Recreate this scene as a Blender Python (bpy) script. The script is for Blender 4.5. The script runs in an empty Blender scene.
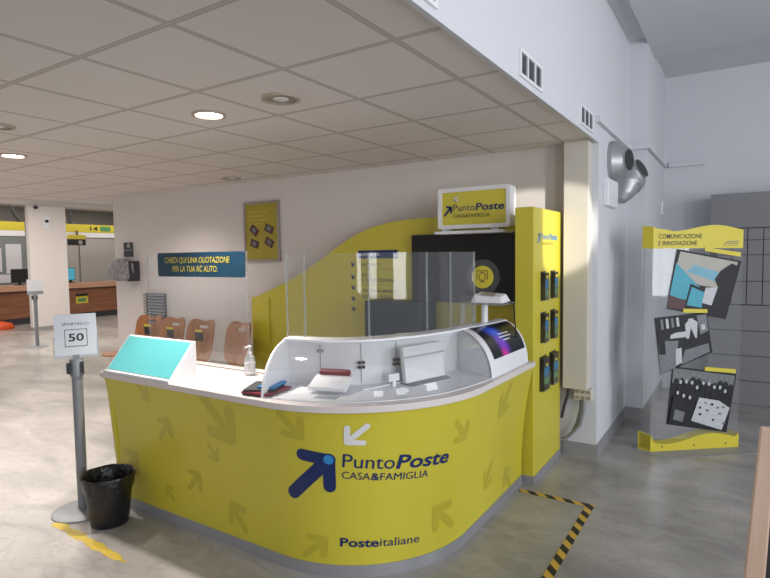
import bpy, math, random
from mathutils import Vector, Matrix
random.seed(7)
PI = math.pi
C = bpy.context.scene.collection
scene = bpy.context.scene

# ------------------------------------------------------------------ camera, world, lights, exposure
CAM_H = 1.62
yaw, pitch, roll, FPX = -0.571213382, 0.0592578888, -0.0138964685, 554.488836
fw = Vector((math.sin(yaw) * math.cos(pitch), math.cos(yaw) * math.cos(pitch), -math.sin(pitch)))
rt = Vector((math.cos(yaw), -math.sin(yaw), 0)); up = rt.cross(fw)
r2 = rt * math.cos(roll) + up * math.sin(roll); u2 = -rt * math.sin(roll) + up * math.cos(roll)
cd = bpy.data.cameras.new('camera'); cam = bpy.data.objects.new('camera', cd); C.objects.link(cam)
M = Matrix.Identity(4)
for i in range(3):
    M[i][0] = r2[i]; M[i][1] = u2[i]; M[i][2] = -fw[i]
M[2][3] = CAM_H
cam.matrix_world = M
cd.sensor_width = 36; cd.lens = FPX / 770 * 36; cd.clip_start = .05
scene.camera = cam

w = bpy.data.worlds.new('world'); scene.world = w; w.use_nodes = True
bg = w.node_tree.nodes['Background']; bg.inputs[0].default_value = (.98, .96, 1, 1); bg.inputs[1].default_value = .58

def area(name, loc, aim, sx, sy, power, col):
    l = bpy.data.lights.new(name, 'AREA'); l.shape = 'RECTANGLE'; l.size = sx; l.size_y = sy
    l.energy = power; l.color = col
    o = bpy.data.objects.new(name, l); C.objects.link(o); o.location = loc
    o.rotation_euler = (Vector(aim) - Vector(loc)).to_track_quat('-Z', 'Y').to_euler()
    return o
def spot(name, loc, aim, power, col, angle=120, blend=.6, rad=.06):
    l = bpy.data.lights.new(name, 'SPOT'); l.energy = power; l.color = col
    l.spot_size = math.radians(angle); l.spot_blend = blend; l.shadow_soft_size = rad
    o = bpy.data.objects.new(name, l); C.objects.link(o); o.location = loc
    o.rotation_euler = (Vector(aim) - Vector(loc)).to_track_quat('-Z', 'Y').to_euler()
    return o
COOL = (.93, .95, 1.0); WARM = (1.0, .91, .84)
# daylight through the tall windows of the high hall (right of and behind the camera)
for y in (-2.2, .6, 3.2):
    area('daylight', (4.35, y, 2.0), (0, y + .6, 1.8), 1.1, 2.2, 98, COOL)
# two lit recessed ceiling spots, then unseen spots added as warm ceiling fill
for (x, y, e, an) in ((-2.69, 2.27, 220, 82), (-4.99, 2.21, 280, 105), (-7.3, 2.2, 240, 130), (-5.0, -.2, 130, 120), (-7.4, -.3, 180, 130), (-5.6, 3.6, 60, 140)):
    spot('downlight_and_fill_lamp', (x, y, 2.455), (x, y, 0), e, WARM, an, .8, .05)
# a beam of sun through the middle window, touching the top of the yellow tower
spot('sunbeam', (10.2, -3.6, 3.8), (-1.2, 4.25, 1.82), 11000, (1, .95, .86), 3.3, .25, .03)
# ceiling fixtures of the ticket hall far behind
area('hall_lamp', (-11.2, 4.0, 3.10), (-11.2, 4.0, 0), 3.2, 5.0, 210, (1, .92, .84))
area('hall_lamp', (-10.5, 9.0, 3.10), (-10.5, 9.0, 0), 3.0, 4.0, 130, (1, .92, .84))
area('office_lamp', (-15.2, 6.0, 3.12), (-15.2, 6.0, 0), 1.4, 4.0, 45, (1, .93, .86))
area('office_lamp', (-15.2, 9.5, 3.12), (-15.2, 9.5, 0), 1.4, 2.4, 30, (1, .93, .86))

scene.view_settings.view_transform = 'Standard'
scene.view_settings.look = 'None'
scene.view_settings.exposure = 0.0
scene.view_settings.gamma = 1.0
scene.view_settings.use_curve_mapping = False

# ------------------------------------------------------------------ materials
def lin(h):
    h = h.lstrip('#'); out = []
    for i in (0, 2, 4):
        v = int(h[i:i + 2], 16) / 255
        out.append(v / 12.92 if v <= .04045 else ((v + .055) / 1.055) ** 2.4)
    return (*out, 1)
def mat(name, col, rough=.5, metal=0, var=.04, scale=6, bump=0, coat=0, emit=0):
    m = bpy.data.materials.new(name); m.use_nodes = True; nt = m.node_tree; b = nt.nodes['Principled BSDF']
    c = lin(col) if isinstance(col, str) else (*col, 1)
    b.inputs['Base Color'].default_value = c
    b.inputs['Roughness'].default_value = rough; b.inputs['Metallic'].default_value = metal
    b.inputs['Coat Weight'].default_value = coat
    if emit:
        b.inputs['Emission Color'].default_value = c; b.inputs['Emission Strength'].default_value = emit
    if var or bump:
        g = nt.nodes.new('ShaderNodeNewGeometry'); n = nt.nodes.new('ShaderNodeTexNoise')
        n.inputs['Scale'].default_value = scale; n.inputs['Detail'].default_value = 4
        nt.links.new(g.outputs['Position'], n.inputs['Vector'])
        if var:
            mx = nt.nodes.new('ShaderNodeMix'); mx.data_type = 'RGBA'
            mx.inputs['A'].default_value = tuple(x * (1 - var) for x in c[:3]) + (1,)
            mx.inputs['B'].default_value = tuple(min(1, x * (1 + var)) for x in c[:3]) + (1,)
            nt.links.new(n.outputs['Fac'], mx.inputs['Factor']); nt.links.new(mx.outputs['Result'], b.inputs['Base Color'])
        if bump:
            bp = nt.nodes.new('ShaderNodeBump'); bp.inputs['Strength'].default_value = bump; bp.inputs['Distance'].default_value = .01
            nt.links.new(n.outputs['Fac'], bp.inputs['Height']); nt.links.new(bp.outputs['Normal'], b.inputs['Normal'])
    return m
def glass(name, tint=(.97, .98, .98), refl=.10, haze=0.0, hcol=(.8, .8, .8)):
    m = bpy.data.materials.new(name); m.use_nodes = True; nt = m.node_tree; nt.nodes.clear()
    o = nt.nodes.new('ShaderNodeOutputMaterial'); t = nt.nodes.new('ShaderNodeBsdfTransparent'); t.inputs[0].default_value = (*tint, 1)
    g = nt.nodes.new('ShaderNodeBsdfGlossy'); g.inputs['Roughness'].default_value = .03
    d = nt.nodes.new('ShaderNodeBsdfDiffuse'); d.inputs[0].default_value = (*hcol, 1)
    lw = nt.nodes.new('ShaderNodeLayerWeight'); lw.inputs[0].default_value = .35
    mm = nt.nodes.new('ShaderNodeMath'); mm.operation = 'MULTIPLY_ADD'; mm.inputs[1].default_value = .15; mm.inputs[2].default_value = refl
    m1 = nt.nodes.new('ShaderNodeMixShader'); m1.inputs[0].default_value = haze
    m2 = nt.nodes.new('ShaderNodeMixShader')
    L = nt.links.new
    L(t.outputs[0], m1.inputs[1]); L(d.outputs[0], m1.inputs[2])
    L(lw.outputs['Fresnel'], mm.inputs[0]); L(mm.outputs[0], m2.inputs[0])
    L(m1.outputs[0], m2.inputs[1]); L(g.outputs[0], m2.inputs[2]); L(m2.outputs[0], o.inputs[0])
    return m
def wood(name, a, b_, rough=.4, axis=0, sc=3):
    m = bpy.data.materials.new(name); m.use_nodes = True; nt = m.node_tree; b = nt.nodes['Principled BSDF']
    b.inputs['Roughness'].default_value = rough
    g = nt.nodes.new('ShaderNodeNewGeometry'); mp = nt.nodes.new('ShaderNodeMapping')
    s = [sc * 8] * 3; s[axis] = sc; mp.inputs['Scale'].default_value = s
    n = nt.nodes.new('ShaderNodeTexNoise'); n.inputs['Scale'].default_value = 1; n.inputs['Detail'].default_value = 5
    r = nt.nodes.new('ShaderNodeValToRGB'); r.color_ramp.elements[0].position = .3; r.color_ramp.elements[1].position = .7
    r.color_ramp.elements[0].color = lin(a); r.color_ramp.elements[1].color = lin(b_)
    L = nt.links.new; L(g.outputs['Position'], mp.inputs[0]); L(mp.outputs[0], n.inputs['Vector']); L(n.outputs['Fac'], r.inputs[0]); L(r.outputs[0], b.inputs['Base Color'])
    return m

def floor_mat():
    m = bpy.data.materials.new('marble_floor'); m.use_nodes = True; nt = m.node_tree; b = nt.nodes['Principled BSDF']; L = nt.links.new
    g = nt.nodes.new('ShaderNodeNewGeometry')
    mp = nt.nodes.new('ShaderNodeMapping'); mp.inputs['Rotation'].default_value = (0, 0, .5); mp.inputs['Scale'].default_value = (1, 2.2, 1)
    L(g.outputs['Position'], mp.inputs[0])
    n1 = nt.nodes.new('ShaderNodeTexNoise'); n1.inputs['Scale'].default_value = 1.1; n1.inputs['Detail'].default_value = 8; n1.inputs['Distortion'].default_value = .9
    n2 = nt.nodes.new('ShaderNodeTexNoise'); n2.inputs['Scale'].default_value = 3.2; n2.inputs['Detail'].default_value = 9; n2.inputs['Distortion'].default_value = .8
    L(mp.outputs[0], n1.inputs['Vector']); L(mp.outputs[0], n2.inputs['Vector'])
    r1 = nt.nodes.new('ShaderNodeValToRGB'); e = r1.color_ramp.elements
    e[0].position = .3; e[0].color = lin('#85827f'); e[1].position = .68; e[1].color = lin('#b0aca8')
    r2_ = nt.nodes.new('ShaderNodeValToRGB'); e = r2_.color_ramp.elements
    e[0].position = .46; e[0].color = (1, 1, 1, 1); e[1].position = .54; e[1].color = (1, 1, 1, 1)
    k = e.new(.5); k.color = (.86, .855, .85, 1)
    L(n1.outputs['Fac'], r1.inputs[0]); L(n2.outputs['Fac'], r2_.inputs[0])
    mx = nt.nodes.new('ShaderNodeMix'); mx.data_type = 'RGBA'; mx.blend_type = 'MULTIPLY'; mx.inputs['Factor'].default_value = 1
    L(r1.outputs[0], mx.inputs['A']); L(r2_.outputs[0], mx.inputs['B'])
    # faint slab joints
    br = nt.nodes.new('ShaderNodeTexBrick'); br.offset = 0; br.inputs['Scale'].default_value = 1
    br.inputs['Brick Width'].default_value = .6; br.inputs['Row Height'].default_value = .6; br.inputs['Mortar Size'].default_value = .002
    br.inputs['Color1'].default_value = (1, 1, 1, 1); br.inputs['Color2'].default_value = (.95, .95, .95, 1); br.inputs['Mortar'].default_value = (.86, .86, .85, 1)
    L(g.outputs['Position'], br.inputs['Vector'])
    m2 = nt.nodes.new('ShaderNodeMix'); m2.data_type = 'RGBA'; m2.blend_type = 'MULTIPLY'; m2.inputs['Factor'].default_value = 1
    L(mx.outputs['Result'], m2.inputs['A']); L(br.outputs['Color'], m2.inputs['B'])
    L(m2.outputs['Result'], b.inputs['Base Color']); b.inputs['Roughness'].default_value = .28
    return m
def tile_mat():
    m = bpy.data.materials.new('ceiling_tiles'); m.use_nodes = True; nt = m.node_tree; b = nt.nodes['Principled BSDF']; L = nt.links.new
    g = nt.nodes.new('ShaderNodeNewGeometry'); sp = nt.nodes.new('ShaderNodeSeparateXYZ'); L(g.outputs['Position'], sp.inputs[0])
    def line(out, off):
        a = nt.nodes.new('ShaderNodeMath'); a.operation = 'ADD'; a.inputs[1].default_value = off; L(out, a.inputs[0])
        d = nt.nodes.new('ShaderNodeMath'); d.operation = 'PINGPONG'; d.inputs[1].default_value = .3; L(a.outputs[0], d.inputs[0])
        return d.outputs[0]
    dx = line(sp.outputs['X'], 1.78 + 60); dy = line(sp.outputs['Y'], -1.333 + 60)
    mn = nt.nodes.new('ShaderNodeMath'); mn.operation = 'MINIMUM'; L(dx, mn.inputs[0]); L(dy, mn.inputs[1])
    r = nt.nodes.new('ShaderNodeValToRGB'); r.color_ramp.interpolation = 'LINEAR'; e = r.color_ramp.elements
    e[0].position = 0; e[0].color = lin('#c0bbb8'); e[1].position = .016; e[1].color = lin('#e0dbd8')
    k = e.new(.009); k.color = lin('#c9c1b9'); k = e.new(.0115); k.color = lin('#a19a93'); k = e.new(.0145); k.color = lin('#b5ada6')  # darker band along each grid bar paints its thin shadow line
    L(mn.outputs[0], r.inputs[0])
    n = nt.nodes.new('ShaderNodeTexNoise'); n.inputs['Scale'].default_value = 1.3; n.inputs['Detail'].default_value = 3; L(g.outputs['Position'], n.inputs['Vector'])
    r3 = nt.nodes.new('ShaderNodeValToRGB'); r3.color_ramp.elements[0].color = (.93, .91, .88, 1); r3.color_ramp.elements[1].color = (1, 1, 1, 1)
    L(n.outputs['Fac'], r3.inputs[0])
    mx = nt.nodes.new('ShaderNodeMix'); mx.data_type = 'RGBA'; mx.blend_type = 'MULTIPLY'; mx.inputs['Factor'].default_value = 1
    L(r.outputs[0], mx.inputs['A']); L(r3.outputs[0], mx.inputs['B']); L(mx.outputs['Result'], b.inputs['Base Color'])
    b.inputs['Roughness'].default_value = .85
    return m
def stripe_mat():
    m = bpy.data.materials.new('hazard_stripes'); m.use_nodes = True; nt = m.node_tree; b = nt.nodes['Principled BSDF']; L = nt.links.new
    g = nt.nodes.new('ShaderNodeNewGeometry'); sp = nt.nodes.new('ShaderNodeSeparateXYZ'); L(g.outputs['Position'], sp.inputs[0])
    a = nt.nodes.new('ShaderNodeMath'); a.operation = 'ADD'; L(sp.outputs['X'], a.inputs[0]); L(sp.outputs['Y'], a.inputs[1])
    d = nt.nodes.new('ShaderNodeMath'); d.operation = 'PINGPONG'; d.inputs[1].default_value = .06; L(a.outputs[0], d.inputs[0])
    c = nt.nodes.new('ShaderNodeMath'); c.operation = 'GREATER_THAN'; c.inputs[1].default_value = .03; L(d.outputs[0], c.inputs[0])
    mx = nt.nodes.new('ShaderNodeMix'); mx.data_type = 'RGBA'; mx.inputs['A'].default_value = lin('#c9a440'); mx.inputs['B'].default_value = lin('#1d1c1c')
    L(c.outputs[0], mx.inputs['Factor']); L(mx.outputs['Result'], b.inputs['Base Color']); b.inputs['Roughness'].default_value = .5
    return m
def screen_mat():
    m = bpy.data.materials.new('promo_screen'); m.use_nodes = True; nt = m.node_tree; b = nt.nodes['Principled BSDF']; L = nt.links.new
    g = nt.nodes.new('ShaderNodeNewGeometry')
    def blob(c, rad, col, prev):
        vm = nt.nodes.new('ShaderNodeVectorMath'); vm.operation = 'DISTANCE'; vm.inputs[1].default_value = c; L(g.outputs['Position'], vm.inputs[0])
        mr = nt.nodes.new('ShaderNodeMapRange'); mr.inputs[1].default_value = 0; mr.inputs[2].default_value = rad; mr.inputs[3].default_value = 1; mr.inputs[4].default_value = 0
        L(vm.outputs['Value'], mr.inputs[0])
        mx = nt.nodes.new('ShaderNodeMix'); mx.data_type = 'RGBA'; mx.inputs['B'].default_value = lin(col)
        if prev: L(prev, mx.inputs['A'])
        else: mx.inputs['A'].default_value = lin('#0b0f1e')
        L(mr.outputs[0], mx.inputs['Factor']); return mx.outputs['Result']
    o = blob((-1.30, 3.27, 1.13), .105, '#3552c8', None)
    o = blob((-1.22, 3.24, 1.07), .09, '#6a2fb4', o)
    o = blob((-1.19, 3.21, 1.01), .065, '#c0267f', o)
    L(o, b.inputs['Base Color']); b.inputs['Roughness'].default_value = .25
    L(o, b.inputs['Emission Color']); b.inputs['Emission Strength'].default_value = .45
    return m

MAT = dict(
    floor=floor_mat(), tiles=tile_mat(), hazard=stripe_mat(), screen=screen_mat(),
    wall=mat('painted_wall', '#d4cecb', .8, var=.02, scale=2), wall_cool=mat('white_plaster', '#cfd1d6', .8, var=.02, scale=2),
    white=mat('white_laminate', '#dcdde0', .35, var=.01), wtop=mat('worktop_laminate', '#d6cfcc', .35, var=.02, scale=20),
    bright=mat('white_plastic', '#e6e7ea', .3, var=.0), plinth=mat('grey_stone', '#8f8f90', .5, var=.06),
    yellow=mat('yellow_laminate', '#cabf3c', .33, var=.02, scale=2), olive=mat('faded_yellow_print', '#b9ad35', .33, var=.02),
    yprint=mat('yellow_print', '#cfc03a', .5, var=.03), ylit=mat('yellow_acrylic', '#cfc545', .4, var=.0),
    navy=mat('navy_print', '#12295f', .4, var=.0), sky=mat('light_blue_print', '#2c86c4', .4, var=.0), wprint=mat('white_print', '#dedede', .4, var=0),
    ink=mat('dark_ink', '#23252b', .5, var=0), black=mat('black_plastic', '#121214', .35, var=0), tv=mat('tv_black', '#050506', .5, var=0),
    teal=mat('teal_print', '#0b3a52', .5, var=.1, scale=5), turq=mat('turquoise_print', '#62c2c6', .5, var=.02),
    steel=mat('brushed_steel', '#a9abb0', .38, .5, var=.05, scale=30), greym=mat('grey_metal_paint', '#83878b', .5, .2, var=.02),
    alu=mat('galvanised_steel', '#a6a8ab', .38, .45, var=.08, scale=25), dark=mat('dark_grey', '#34363a', .6, var=.03),
    yposter=mat('poster_yellow', '#a3932c', .5, var=.08, scale=9), bag=mat('black_bag_plastic', '#141415', .28, var=.1, scale=40, bump=.6), louv=mat('louvre_grey', '#8a8d94', .5, var=0),
    lock=mat('grey_locker', '#7d7d80', .5, var=.02), lockd=mat('grey_locker_gap', '#45474c', .7, var=0),
    wood=wood('brown_wood', '#7d4f34', '#99664a', .4, 1, 1.5), woodlt=wood('light_wood_edge', '#b58a6c', '#c99d80', .4, 1, 1.5),
    ply=wood('plywood_seat', '#8a5a34', '#a87245', .35, 2, 3), beige=wood('pale_beech', '#cfae97', '#dfc4ae', .5, 2, 2),
    cover=mat('conduit_beige', '#c9c4ba', .6, var=.01), red=mat('dark_red_plastic', '#7c2533', .4, var=0),
    orange=mat('orange_plastic', '#d2501c', .5, var=.1), board=mat('dark_blue_board', '#1d2d40', .4, var=.1, scale=4),
    tapey=mat('worn_yellow_tape', '#b79f33', .6, var=.25, scale=40), tapeb=mat('tape_wear', '#5d522f', .7, var=.2, scale=60),
    dbl=mat('screen_blue', '#4ba8c4', .4, var=.1, emit=.3), paper=mat('paper', '#d5d8de', .7, var=.01),
    fabric=mat('crumpled_grey', '#8d888c', .6, var=.95, scale=16, bump=.8), hallgrey=mat('hall_grey', '#b0adab', .7, var=.04, scale=1),
    hallglass=mat('hall_glass', '#7d8488', .3, var=.15, scale=1.5), lamp=mat('lamp_on', '#fff4e4', .5, var=0, emit=14),
    lampoff=mat('lamp_off', '#9c958e', .35, .3, var=.05), trimr=mat('lamp_rim', '#b3a496', .5, var=0), photo=mat('photo_blue', '#6fa5b8', .5, var=.1),
    mid=mat('photo_grey', '#6f7276', .5, var=.35, scale=45), lt=mat('photo_light', '#b9bcc0', .5, var=.2, scale=45), dk=mat('photo_dark', '#15161a', .6, var=.3, scale=45),
    cyan=mat('photo_cyan', '#3e9bb0', .5, var=.15, scale=15), sand=mat('photo_sand', '#a7a49b', .5, var=.08, scale=15), maroon=mat('photo_maroon', '#4b2a2c', .5, var=0),
    green=mat('leaflet_green', '#4f8f5a', .5, var=.1), cblue=mat('leaflet_blue', '#2d6f92', .5, var=.1),
    gel=mat('sanitiser_liquid', '#c9d2d6', .15, var=0),
    acr=glass('clear_acrylic', (.98, .985, .985), .01, .008), acr2=glass('hazy_acrylic', (.96, .97, .97), .012, .03, (.75, .77, .80)),
    acredge=glass('acrylic_edge', (.85, .88, .88), .06, .18, (.8, .82, .82)), bottleg=glass('clear_bottle', (.9, .93, .94), .1, .25, (.85, .88, .9)),
)

# ------------------------------------------------------------------ mesh helpers
def ident(u, v, d=0): return Vector((u, v, d))
class MB:
    def __init__(s): s.v = []; s.f = []; s.m = []; s.mi = 0
    def add(s, vs, fs):
        o = len(s.v); s.v += [Vector(x) for x in vs]; s.f += [tuple(i + o for i in f) for f in fs]; s.m += [s.mi] * len(fs); return s
    def mat(s, i): s.mi = i; return s
    def box(s, x0, y0, z0, x1, y1, z1, R=None, c=None):
        vs = [Vector((x, y, z)) for z in (z0, z1) for y in (y0, y1) for x in (x0, x1)]
        if R is not None:
            c = Vector(c or ((x0 + x1) / 2, (y0 + y1) / 2, (z0 + z1) / 2)); vs = [R @ (q - c) + c for q in vs]
        return s.add(vs, [(0, 2, 3, 1), (4, 5, 7, 6), (0, 1, 5, 4), (2, 6, 7, 3), (0, 4, 6, 2), (1, 3, 7, 5)])
    def hexa(s, b4, t4):
        return s.add(list(b4) + list(t4), [(3, 2, 1, 0), (4, 5, 6, 7), (0, 1, 5, 4), (1, 2, 6, 5), (2, 3, 7, 6), (3, 0, 4, 7)])
    def prism(s, pts, f0, f1):
        n = len(pts); vs = [f0(*q) for q in pts] + [f1(*q) for q in pts]
        return s.add(vs, [tuple(range(n))[::-1], tuple(range(n, 2 * n))] + [(i, (i + 1) % n, n + (i + 1) % n, n + i) for i in range(n)])
    def ring(s, outer, inner, f0, f1):
        n = len(outer); vs = [f0(*q) for q in outer] + [f0(*q) for q in inner] + [f1(*q) for q in outer] + [f1(*q) for q in inner]
        fs = []
        for i in range(n):
            j = (i + 1) % n
            fs += [(i, j, n + j, n + i)[::-1], (2 * n + i, 2 * n + j, 3 * n + j, 3 * n + i), (i, j, 2 * n + j, 2 * n + i), (n + j, n + i, 3 * n + i, 3 * n + j)]
        return s.add(vs, fs)
    def poly(s, pts, f): return s.add([f(*q) for q in pts], [tuple(range(len(pts)))])
    def grid(s, fn, nu, nv):
        vs = [fn(i / nu, j / nv) for j in range(nv + 1) for i in range(nu + 1)]
        return s.add(vs, [(j * (nu + 1) + i, j * (nu + 1) + i + 1, (j + 1) * (nu + 1) + i + 1, (j + 1) * (nu + 1) + i) for j in range(nv) for i in range(nu)])
    def shell(s, fo, fi, nu, nv):
        a = len(s.v); s.grid(fo, nu, nv); b = len(s.v); s.grid(lambda u, v: fi(1 - u, v), nu, nv); W = nu + 1
        E = []
        for i in range(nu):
            E.append((a + i + 1, a + i, b + nu - i, b + nu - i - 1)); t = nv * W
            E.append((a + t + i, a + t + i + 1, b + t + nu - i - 1, b + t + nu - i))
        for j in range(nv):
            E.append((a + j * W, a + (j + 1) * W, b + (j + 1) * W + nu, b + j * W + nu))
            E.append((a + (j + 1) * W + nu, a + j * W + nu, b + j * W, b + (j + 1) * W))
        s.f += E; s.m += [s.mi] * len(E); return s
    def cyl(s, p0, p1, r0, r1=None, n=20, sq=1):
        p0, p1 = Vector(p0), Vector(p1); r1 = r0 if r1 is None else r1
        d = (p1 - p0).normalized(); a = d.orthogonal().normalized()
        if abs(d.z) > .99: a = Vector((1, 0, 0))
        b = d.cross(a)
        vs = [p + (a * math.cos(2 * PI * k / n) + b * math.sin(2 * PI * k / n) * sq) * r for p, r in ((p0, r0), (p1, r1)) for k in range(n)]
        return s.add(vs, [tuple(range(n))[::-1], tuple(range(n, 2 * n))] + [(k, (k + 1) % n, n + (k + 1) % n, n + k) for k in range(n)])
    def tube(s, pts, r, n=10):
        pts = [Vector(q) for q in pts]; rings = []; a = None
        for i, q in enumerate(pts):
            d = (pts[min(i + 1, len(pts) - 1)] - pts[max(i - 1, 0)]).normalized()
            if a is None: a = d.orthogonal().normalized()
            a = (a - d * a.dot(d)).normalized(); b = d.cross(a); rr = r[i] if isinstance(r, (list, tuple)) else r
            rings.append([q + (a * math.cos(2 * PI * k / n) + b * math.sin(2 * PI * k / n)) * rr for k in range(n)])
        vs = [x for rg in rings for x in rg]; m = len(pts)
        fs = [tuple(range(n))[::-1], tuple(range((m - 1) * n, m * n))]
        for i in range(m - 1): fs += [(i * n + k, i * n + (k + 1) % n, (i + 1) * n + (k + 1) % n, (i + 1) * n + k) for k in range(n)]
        return s.add(vs, fs)
    def lathe(s, prof, c=(0, 0, 0), n=32, sx=1, sy=1, jit=0):
        c = Vector(c); vs = []
        for r, z in prof:
            for k in range(n):
                a = 2 * PI * k / n; j = 1 + jit * math.sin(a * 7 + z * 50) + jit * .7 * math.sin(a * 13 + 2)
                vs.append(c + Vector((r * math.cos(a) * sx * j, r * math.sin(a) * sy * j, z)))
        fs = [(i * n + k, i * n + (k + 1) % n, (i + 1) * n + (k + 1) % n, (i + 1) * n + k) for i in range(len(prof) - 1) for k in range(n)]
        if prof[0][0] > 1e-4: fs.append(tuple(range(n))[::-1])
        if prof[-1][0] > 1e-4: fs.append(tuple(range((len(prof) - 1) * n, len(prof) * n)))
        return s.add(vs, fs)
    def stroke(s, a, b, w_, f, nu=14, nv=4, round_=True):
        a, b = Vector(a), Vector(b); L = (b - a).length; d = (b - a) / L; nn = Vector((-d.y, d.x)); r = w_ / 2
        e = r if round_ else 0
        us = [-e + (L + 2 * e) * (.5 - .5 * math.cos(PI * i / nu)) for i in range(nu + 1)]
        def fn(u, v):
            q = us[min(nu, int(round(u * nu)))]; h = r
            if q < 0: h = math.sqrt(max(0, r * r - q * q))
            elif q > L: h = math.sqrt(max(0, r * r - (q - L) ** 2))
            P = a + d * q + nn * h * (2 * v - 1); return f(P.x, P.y)
        return s.grid(fn, nu, nv)
    def text(s, txt, x0, y0, width, cap, f, bold=0, shear=0, rot=0):
        cu = bpy.data.curves.new('t', 'FONT'); cu.body = txt; cu.resolution_u = 3; cu.offset = bold; cu.shear = shear
        o = bpy.data.objects.new('t', cu); me = o.to_mesh()
        xs = [q.co.x for q in me.vertices]
        if xs:
            mn, mx = min(xs), max(xs); kx = width / (mx - mn); ky = cap / .70
            ca, sa = math.cos(rot), math.sin(rot); vs = []
            for q in me.vertices:
                u = (q.co.x - mn) * kx; v = q.co.y * ky
                vs.append(f(x0 + u * ca - v * sa, y0 + u * sa + v * ca))
            s.add(vs, [tuple(p.vertices) for p in me.polygons])
        o.to_mesh_clear(); bpy.data.objects.remove(o); bpy.data.curves.remove(cu)
        return s
    def build(s, name, mats, parent=None, smooth=False, bevel=0):
        base = parent['_w'] if parent and '_w' in parent else (0, 0, 0)
        base = Vector(base)
        me = bpy.data.meshes.new(name); me.from_pydata([tuple(q - base) for q in s.v], [], s.f)
        mats = mats if isinstance(mats, (list, tuple)) else [mats]
        for m_ in mats: me.materials.append(MAT[m_] if isinstance(m_, str) else m_)
        for p, i in zip(me.polygons, s.m): p.material_index = i
        me.validate(); me.update()
        o = bpy.data.objects.new(name, me); C.objects.link(o)
        if smooth:
            for p in me.polygons: p.use_smooth = True
            try: me.set_sharp_from_angle(angle=math.radians(35))
            except Exception: pass
        if bevel:
            b = o.modifiers.new('bevel', 'BEVEL'); b.width = bevel; b.segments = 2; b.limit_method = 'ANGLE'
        if parent:
            o.parent = parent
            if parent.type == 'MESH' and parent.get('_w') is not None: pass
            o['_w'] = tuple(base)
        return o
def thing(name, label, cat, loc=(0, 0, 0), group=None):
    o = bpy.data.objects.new(name, None); C.objects.link(o); o.location = loc; o['_w'] = tuple(loc)
    o['label'] = label; o['category'] = cat; o.empty_display_size = .1
    if group: o['group'] = group
    return o
def tag(o, label, cat, group=None):
    o['label'] = label; o['category'] = cat
    if group: o['group'] = group
    return o
def struct(o): o['kind'] = 'structure'; return o
def copy_tree(o, parent=None):
    c = o.copy(); C.objects.link(c)
    if parent: c.parent = parent
    for ch in [x for x in bpy.data.objects if x.parent == o]: copy_tree(ch, c)
    return c

# ------------------------------------------------------------------ structure
ZC = 2.48; XB = -.94; YW = 4.53; ZH = 3.63
struct(MB().box(-18, -5, -.1, 4.6, 13, 0).build('floor', 'floor'))
struct(MB().box(-8.4, -4.2, ZC, XB - .022, 13, ZC + .06).build('ceiling', 'tiles'))
struct(MB().box(-7.42, YW, 0, XB - .22, YW + .22, ZC).build('wall_back', 'wall'))
m = MB().box(XB - .022, -4.2, ZC - .012, XB, YW, ZH + .3)          # bulkhead over the edge of the low ceiling
struct(m.build('wall_bulkhead', 'wall_cool'))
struct(MB().box(XB - .22, YW, 0, XB, 5.84, ZH + .3).build('wall_side', 'wall_cool'))
struct(MB().box(XB - .22, 5.84, 0, -.78, 7.4, ZH + .3).build('wall_pier', 'wall_cool'))
struct(MB().box(-.78, 7.3, 0, 4.6, 7.5, ZH + .3).build('wall_far', 'wall_cool'))
struct(MB().box(-.95, -4.2, ZH, 4.6, 7.5, ZH + .15).box(-.78, -4.2, ZH - .05, 4.6, 6.35, ZH).build('ceiling_high', 'wall_cool'))
# right-hand wall with window openings, outside the frame
wr = MB()
ys = [-4.2, -2.75, -1.65, .05, 1.15, 2.65, 3.75, 7.5]
for i in range(0, 8, 2): wr.box(4.5, ys[i], 0, 4.7, ys[i + 1], ZH + .3)
for i in range(1, 7, 2):
    wr.box(4.5, ys[i], 0, 4.7, ys[i + 1], .9); wr.box(4.5, ys[i], 3.1, 4.7, ys[i + 1], ZH + .3)
struct(wr.build('wall_right', 'wall_cool'))
for i in (1, 3, 5):
    f = MB(); a, b = ys[i], ys[i + 1]; mdl = (a + b) / 2
    for (y0, z0, y1, z1) in ((a, .9, a + .06, 3.1), (b - .06, .9, b, 3.1), (a, .9, b, .96), (a, 3.04, b, 3.1), (mdl - .03, .9, mdl + .03, 3.1)):
        f.box(4.52, y0, z0, 4.58, y1, z1)
    struct(f.build('window_%d' % ((i + 1) // 2), 'white'))
# baseboards
bb = MB().box(-1.2, YW - .015, 0, XB + .015, YW, .10)
struct(bb.build('baseboard_back', 'plinth'))
bb = MB().box(XB, YW, 0, XB + .015, 5.84, .10).box(XB, 5.825, 0, -.765, 5.84, .10).box(-.78, 5.84, 0, -.765, 7.3, .10)
struct(bb.build('baseboard_side', 'plinth'))
struct(MB().box(-7.42, YW - .012, 0, -4.6, YW, .08).build('baseboard_left', 'plinth'))
# small ledge running round the side wall and pier
tr = MB().box(XB, 4.40, 2.60, XB + .035, 5.84, 2.65).box(XB, 5.79, 2.60, -.745, 5.84, 2.65).box(-.78, 5.84, 2.60, -.745, 7.3, 2.65).box(-.73, 7.25, 2.60, -.37, 7.3, 2.65)
struct(tr.build('trim_1', 'wall_cool'))
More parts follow.
